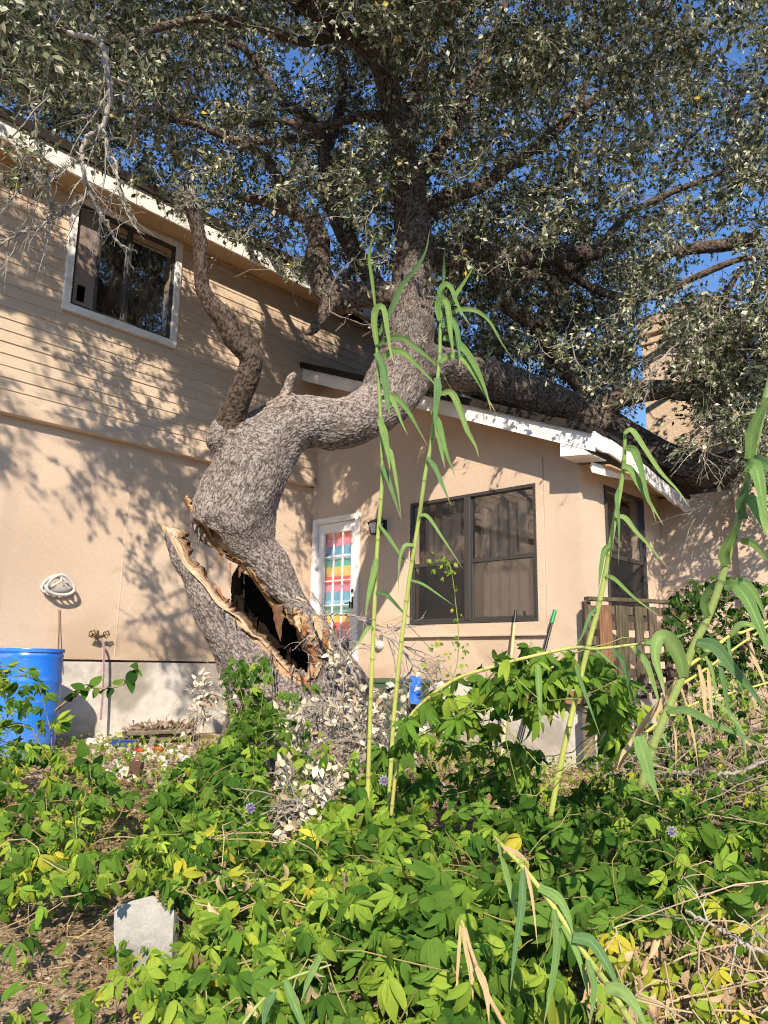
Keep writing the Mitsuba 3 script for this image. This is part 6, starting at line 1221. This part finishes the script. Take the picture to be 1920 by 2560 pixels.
twig_tree(LG2, 'branch', [(1760, 2090, 8, 2.6), (1640, 2050, 8, 2.65), (1560, 2010, 6, 2.75), (1480, 1970, 5, 2.9)], 302, 8, .4, col=(.36, .32, .27))

# ---------------------------------------------------------------- ground cover, litter, dry grass, rubble
g = np.random.default_rng(501)
def yard(n, t0, t1, r0, r1):
    t = g.uniform(t0, t1, n); r = g.uniform(r0, r1, n) * (.5 + t / 6); x = HF[0] * t + HR[0] * r; y = HF[1] * t + HR[1] * r
    keep = (x > XA + .05) & ((y < YB - .05) | (x > XC + .1)) & (y < YD - .1); p = np.stack([x, y, ground_z(x, y)], 1)[keep]; return p
p = yard(70000, 1.2, 8.6, -2.6, 3.0); p[:, 2] += g.uniform(.0, .02, len(p)); n = len(p)
v, f = oak4v, oak4f
m_, c_ = scatter(v, f, p, rotm(g.normal(0, 1, (n, 3)) * [1, 1, .25], g.normal(0, .5, (n, 3)) + [0, 0, 1]), .026 * g.uniform(.4, 1.6, n), np.array([[.30, .21, .13], [.40, .30, .20], [.18, .12, .075], [.50, .43, .32]])[g.integers(0, 4, n)] * g.uniform(.6, 1.2, (n, 1)))
LT = thing('leaf_litter', 'brown and tan fallen leaves strewn over the soil', 'litter', kind='stuff'); scene[LT] = mply(m_, 'dry_leaf', color=c_)
p = yard(14000, 1.5, 8.4, -2.6, 3.0); c = meshkit.fbm(p * .9, 3, 77); p = p[(c > .5) | (g.random(len(p)) < .25)]; n = len(p); p[:, 2] += g.uniform(.02, .14, n)
V, F_, C = [], [], []; m = 0
for t in range(3):
    i = np.arange(t, n, 3); pal = np.array(PALETTE['fresh'] + PALETTE['deep'][2:] + PALETTE['yellow'][:2])
    (v, f), c = scatter(*TPL3[t], p[i], rotm(g.normal(0, 1, (len(i), 3)) * [1, 1, .3], SUN * .7 + [0, 0, .8] + g.normal(0, .45, (len(i), 3))), .036 * g.uniform(.6, 1.6, len(i)), pal[g.integers(0, 8, len(i))]); V.append(v); F_.append(f + m); C.append(c); m += len(v)
GC = thing('ground_cover', 'low green weeds scattered over the sloping soil', 'weeds', kind='stuff'); scene[GC] = mply((np.vstack(V), np.vstack(F_)), 'vine_leaf', smooth=True, color=np.vstack(C))
p = yard(19000, 1.3, 7.5, -2.6, 2.6); n = len(p); u = np.linspace(0, 1, 6)[None, :, None]; d = g.normal(0, 1, (n, 3)) * [1, 1, .35] + [0, 0, .25]; L = g.uniform(.08, .34, n)[:, None, None]
path = p[:, None] + d[:, None] * u * L * .6 - np.array([0, 0, .10]) * u ** 2 + g.normal(0, .01, (n, 6, 3)); path[..., 2] = np.maximum(path[..., 2], p[:, None, 2] + .004)
vv, ff = tubes(path, np.full((n, 6), .0016) * np.linspace(1.2, .5, 6), 3)
DG = thing('dry_grass', 'dry tan grass stems and runners lying over the soil', 'grass', kind='stuff'); scene[DG] = mply((vv, ff), 'dry_leaf', smooth=True, color=np.repeat(np.array([.50, .38, .22]) * g.uniform(.5, 1.3, (n, 1)), 18, 0))
ico = trimesh.creation.icosphere(1, 1); q = g.uniform((185, 1590), (420, 1690), (300, 2)); V, F_, C = [], [], []; m = 0
for x, y in q:
    d_ = ray(x, y); s = 6.9
    for _ in range(3): pt = EYE + d_ * s; s *= (1.5 - ground_z(pt[0], pt[1])) / max(1.5 - pt[2], .05)
    pt = EYE + d_ * s
    if s > 8.3 or pt[0] < XA + .1: continue
    vs = ico.vertices * g.uniform(.012, .045) * g.uniform(.5, 1.2, 3) * (1 + .5 * (g.random((len(ico.vertices), 1)) - .5)) + [pt[0], pt[1], ground_z(pt[0], pt[1]) + .008]
    V.append(vs); F_.append(ico.faces + m); C.append(np.tile(np.array([[.46, .41, .34], [.28, .22, .17], [.60, .57, .52]])[g.integers(0, 3)] * g.uniform(.7, 1.05), (len(vs), 1))); m += len(vs)
RB = thing('rubble', 'white and grey stone rubble spread below the low wooden step', 'rubble', kind='stuff'); scene[RB] = mply((np.vstack(V), np.vstack(F_)), 'plain', color=np.vstack(C))
# litter heaped on the step
n = 260; a = g.random(n)[:, None]; b = g.random(n)[:, None]; p = s0 + (s1 - s0) * a + away * (b * .45) + [0, 0, .025]; p[:, 2] += g.random(n) * .05 * (b[:, 0])
m_, c_ = scatter(oak4v, oak4f, p, rotm(g.normal(0, 1, (n, 3)), g.normal(0, 1, (n, 3))), .07 * g.uniform(.5, 1.4, n), np.array([[.30, .22, .15], [.42, .36, .28], [.20, .15, .11]])[g.integers(0, 3, n)])
LS = thing('leaf_litter', 'dead leaves and bark heaped on the low wooden step', 'litter', kind='stuff'); scene[LS] = mply(m_, 'dry_leaf', color=c_)
